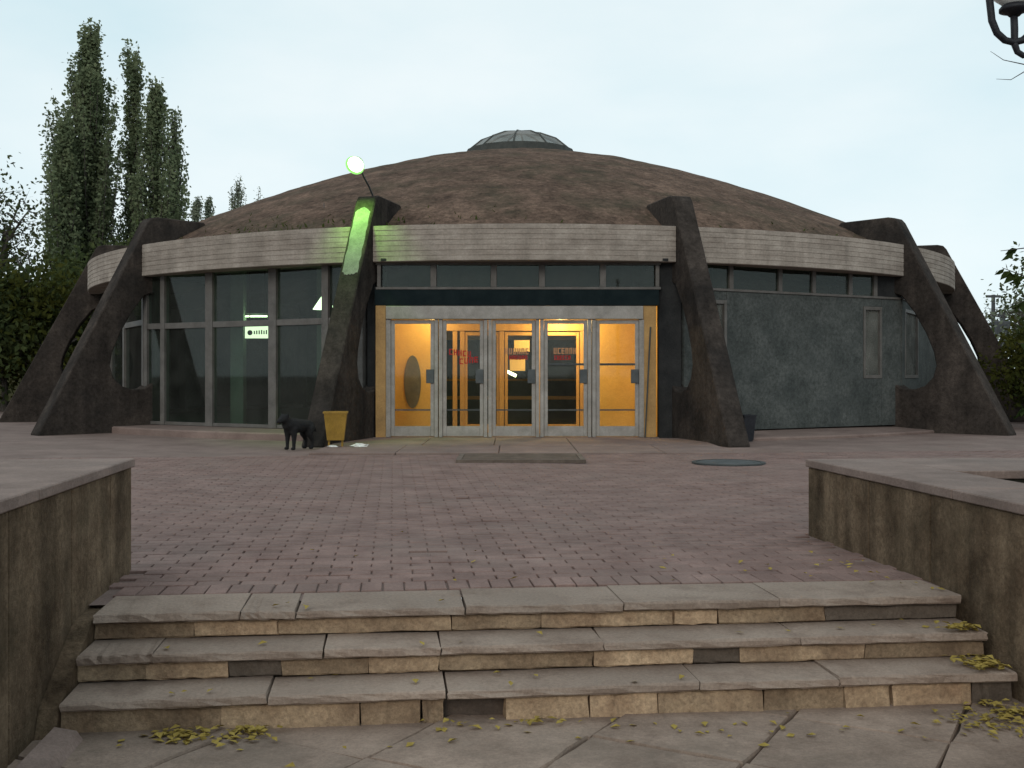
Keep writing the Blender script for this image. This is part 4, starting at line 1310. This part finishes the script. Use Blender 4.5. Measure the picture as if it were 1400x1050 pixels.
# ------------------------------------------------------------------ lamp post at the upper right, standing in the right planter
LY = 6.4
lp = Vector((X_(1478, LY), LY, 0.45))
t = empty('lamp_post', lp); tag(t, 'black wrought-iron lamp post with scrolled arm in the right planter', 'street lamp')
def loc_(px, py): return P(px, py, LY) - lp
zt = 4.1 - lp.z
g = MB(); g.tube([(0, 0, -.05), (0, 0, .5), (0, 0, .55), (0, 0, zt)], [.075, .07, .045, .035], 12); g.build('post', 'iron', t)
cu = [loc_(*q) for q in ((1352, -46), (1350.5, -20), (1353.5, 5), (1356, 28), (1363, 45), (1374, 55), (1386, 58), (1398, 55), (1408, 46), (1414, 30), (1417, 8), (1420, -14), (1432, -34), (1455, -42), (1476, -44))]
g = MB(); g.tube(cu, .021, 10); g.build('scroll_arm', 'iron', t, True)
cu = [loc_(*q) for q in ((1386, 16), (1387, 40), (1387, 60), (1391, 71), (1399, 76), (1409, 73), (1428, 58), (1452, 40), (1477, 30))]
g = MB(); g.tube(cu, [.021, .021, .020, .018, .018, .018, .018, .018, .018], 10); g.build('scroll_arm', 'iron', t, True)
c = loc_(1387, 14)
g = MB(); g.lathe([(.001, -.035), (.03, -.035), (.045, -.02), (.085, -.005), (.085, .012), (.07, .03), (.001, .035)], c, 20); g.build('lamp_cup', 'iron', t, True)
g = MB(); g.lathe([(.06, .03), (.12, .08), (.15, .16), (.14, .24), (.09, .30), (.001, .32)], c, 20); g.build('globe', 'lampglass', t, True)
g = MB(); g.lathe([(.05, zt - .02), (.08, zt), (.06, zt + .04), (.001, zt + .10)], (0, 0, 0), 16); g.build('finial', 'iron', t, True)

# ------------------------------------------------------------------ young tree in the right planter
def near_tree():
    r_ = random.Random(77)
    TY = 7.0
    base_ = Vector((X_(1545, TY), TY, 0.46))
    t = tree_root('young_tree', 'slender young tree reaching thin leafy twigs past the lamp post', 'tree', base_)
    tr = MB()
    tr.tube([(0, 0, -.05), (.03, .02, .9), (-.03, 0, 1.8), (-.05, .03, 2.8), (0, 0, 3.6)], [.05, .042, .034, .022, .006], 8)
    lv_, lf_ = [], []
    def leaf(p, d, s):
        d = d.normalized(); n0 = Vector((r_.gauss(0, 1), r_.gauss(0, 1), r_.gauss(0, 1)))
        sd_ = d.cross(n0).normalized(); up_ = sd_.cross(d).normalized()
        k = len(lv_)
        lv_.extend([p, p + d * s * .35 + sd_ * s * .27 + up_ * s * .06, p + d * s * .7 + sd_ * s * .20 + up_ * s * .05, p + d * s * 1.05 - up_ * s * .08,
                    p + d * s * .7 - sd_ * s * .20 + up_ * s * .05, p + d * s * .35 - sd_ * s * .27 + up_ * s * .06, p + d * s * .5])
        lf_.extend([(k, k + 1, k + 6), (k + 1, k + 2, k + 6), (k + 2, k + 3, k + 6), (k + 3, k + 4, k + 6), (k + 4, k + 5, k + 6), (k + 5, k, k + 6)])
    def twig(pts, rad, nl, s=.09):
        tr.tube(pts, [rad * (1 - .8 * i / (len(pts) - 1)) for i in range(len(pts))], 5)
        for k in range(nl):
            f = r_.uniform(.25, 1.0) * (len(pts) - 1); i = min(int(f), len(pts) - 2)
            p = Vector(pts[i]).lerp(Vector(pts[i + 1]), f - i)
            d = (Vector(pts[i + 1]) - Vector(pts[i])).normalized() * .5 + Vector((r_.gauss(0, .5), r_.gauss(0, .5), -.7))
            leaf(p, d, s * r_.uniform(.75, 1.2))
    def L_(px, py, Y): return P(px, py, Y) - base_
    # twigs that enter the picture
    twig([L_(1540, 300, 7.0), L_(1470, 318, 6.9), L_(1410, 338, 6.9), L_(1368, 343, 6.9)], .010, 10)
    twig([L_(1540, 330, 7.0), L_(1460, 368, 6.8), L_(1402, 378, 6.8), L_(1370, 366, 6.8)], .010, 16)
    twig([L_(1540, 380, 7.0), L_(1470, 400, 7.0), L_(1425, 405, 7.0), L_(1388, 415, 7.0)], .010, 22)
    twig([L_(1540, 420, 7.0), L_(1480, 450, 7.1), L_(1430, 465, 7.1), L_(1392, 470, 7.1)], .009, 18)
    twig([L_(1540, 450, 7.0), L_(1490, 520, 7.0), L_(1440, 552, 7.0), L_(1395, 560, 7.0)], .009, 10)
    twig([L_(1540, 120, 7.0), L_(1460, 104, 6.9), L_(1400, 88, 6.9), L_(1372, 82, 6.9), L_(1354, 70, 6.9)], .006, 0)
    twig([L_(1540, 60, 7.0), L_(1450, 78, 6.9), L_(1402, 97, 6.9), L_(1382, 109, 6.9), L_(1362, 108, 6.9)], .006, 0)
    for k in range(34):
        z = r_.uniform(1.0, 3.4); a = r_.uniform(-1.9, 1.9); L0 = r_.uniform(.4, .9)
        p0 = Vector((0, 0, z)); d = Vector((math.cos(a), math.sin(a), r_.uniform(.1, .7)))
        twig([p0, p0 + d * L0 * .5 + Vector((0, 0, .04)), p0 + d * L0], .009, 14)
    tr.build('trunk', 'bark', t, recalc=False)
    MB().add(lv_, lf_).build('crown', 'tree_leaf', t, recalc=False)
near_tree()

# ------------------------------------------------------------------ fallen leaves
def leaves(name, label, spots, n, s=.035, seed=1):
    r_ = random.Random(seed); vs, fs = [], []
    for (c, sa, sb, zf, stack) in spots:
        for k in range(n):
            a, b = r_.gauss(c[0], sa), r_.gauss(c[1], sb)
            if a < AL + .03 or a > AR - .03: continue
            zz = zf(a, b)
            if zz is None: continue
            z = zz + r_.random() * stack + .006
            p = ST @ Vector((a, b, z)); an = r_.uniform(0, 6.28); sz = s * r_.uniform(.6, 1.25)
            d = Vector((math.cos(an), math.sin(an), r_.uniform(-.25, .25))); e = Vector((-math.sin(an), math.cos(an), r_.uniform(-.3, .3)))
            k0 = len(vs)
            up_ = Vector((0, 0, r_.uniform(0, .5) * sz))
            vs += [p - d * sz, p - d * sz * .1 + e * sz * .6 + up_, p + d * sz + up_ * .5, p - d * sz * .1 - e * sz * .6 + up_]
            fs += [(k0, k0 + 1, k0 + 2), (k0, k0 + 2, k0 + 3)]
    o = MB().add(vs, fs).build(name, 'fallen', recalc=False)
    tag(o, label, 'leaves', kind='stuff')
    return o
def zstep(a, b):
    if b > .45: return .006
    if b > BN[0] + .01: return ZB[0]
    if BN[1] + .01 < b < BN[0] + .02: return ZB[1]
    if BN[2] + .01 < b < BN[1] + .02: return ZB[2]
    if b < BN[2] - .0: return ZL
    return None
flat = lambda a, b: zstep(a, b)
def ab(px, py, z):
    Y = (HC - z) * F / (py - YH); q = STi @ Vector(((px - 700) / F * Y, Y, 0)); return (q.x, q.y)
leaves('fallen_leaves', 'heap of yellow fallen leaves at the foot of the steps by the left planter',
       [(ab(240, 1008, ZL), .07, .035, flat, .022), (ab(335, 1003, ZL), .07, .03, flat, .022), (ab(280, 1012, ZL), .17, .05, flat, .01)], 48, .025, 1)
leaves('fallen_leaves', 'heap of yellow fallen leaves on the second tread by the right planter', [(ab(1322, 862, ZB[1]), .07, .04, flat, .02)], 100, .025, 2)
leaves('fallen_leaves', 'heap of yellow fallen leaves on the lowest tread by the right planter', [(ab(1350, 912, ZB[2]), .07, .05, flat, .02)], 120, .025, 3)
leaves('fallen_leaves', 'heap of yellow fallen leaves on the ground beside the right end of the steps', [(ab(1385, 978, ZL), .09, .07, flat, .025), (ab(1370, 990, ZL), .15, .10, flat, .01)], 95, .025, 4)
leaves('fallen_leaves', 'single yellow leaves scattered over the steps, slabs and brick plaza',
       [((.2, .9), 1.2, .7, flat, .003), ((0, -.15), 1.4, .25, flat, .003), ((.3, -.75), 1.2, .15, flat, .004), ((1.2, -.75), .6, .12, flat, .004), ((-.1, -.60), .22, .03, flat, .02), ((2.2, .5), .2, .5, flat, .01)], 24, .024, 5)
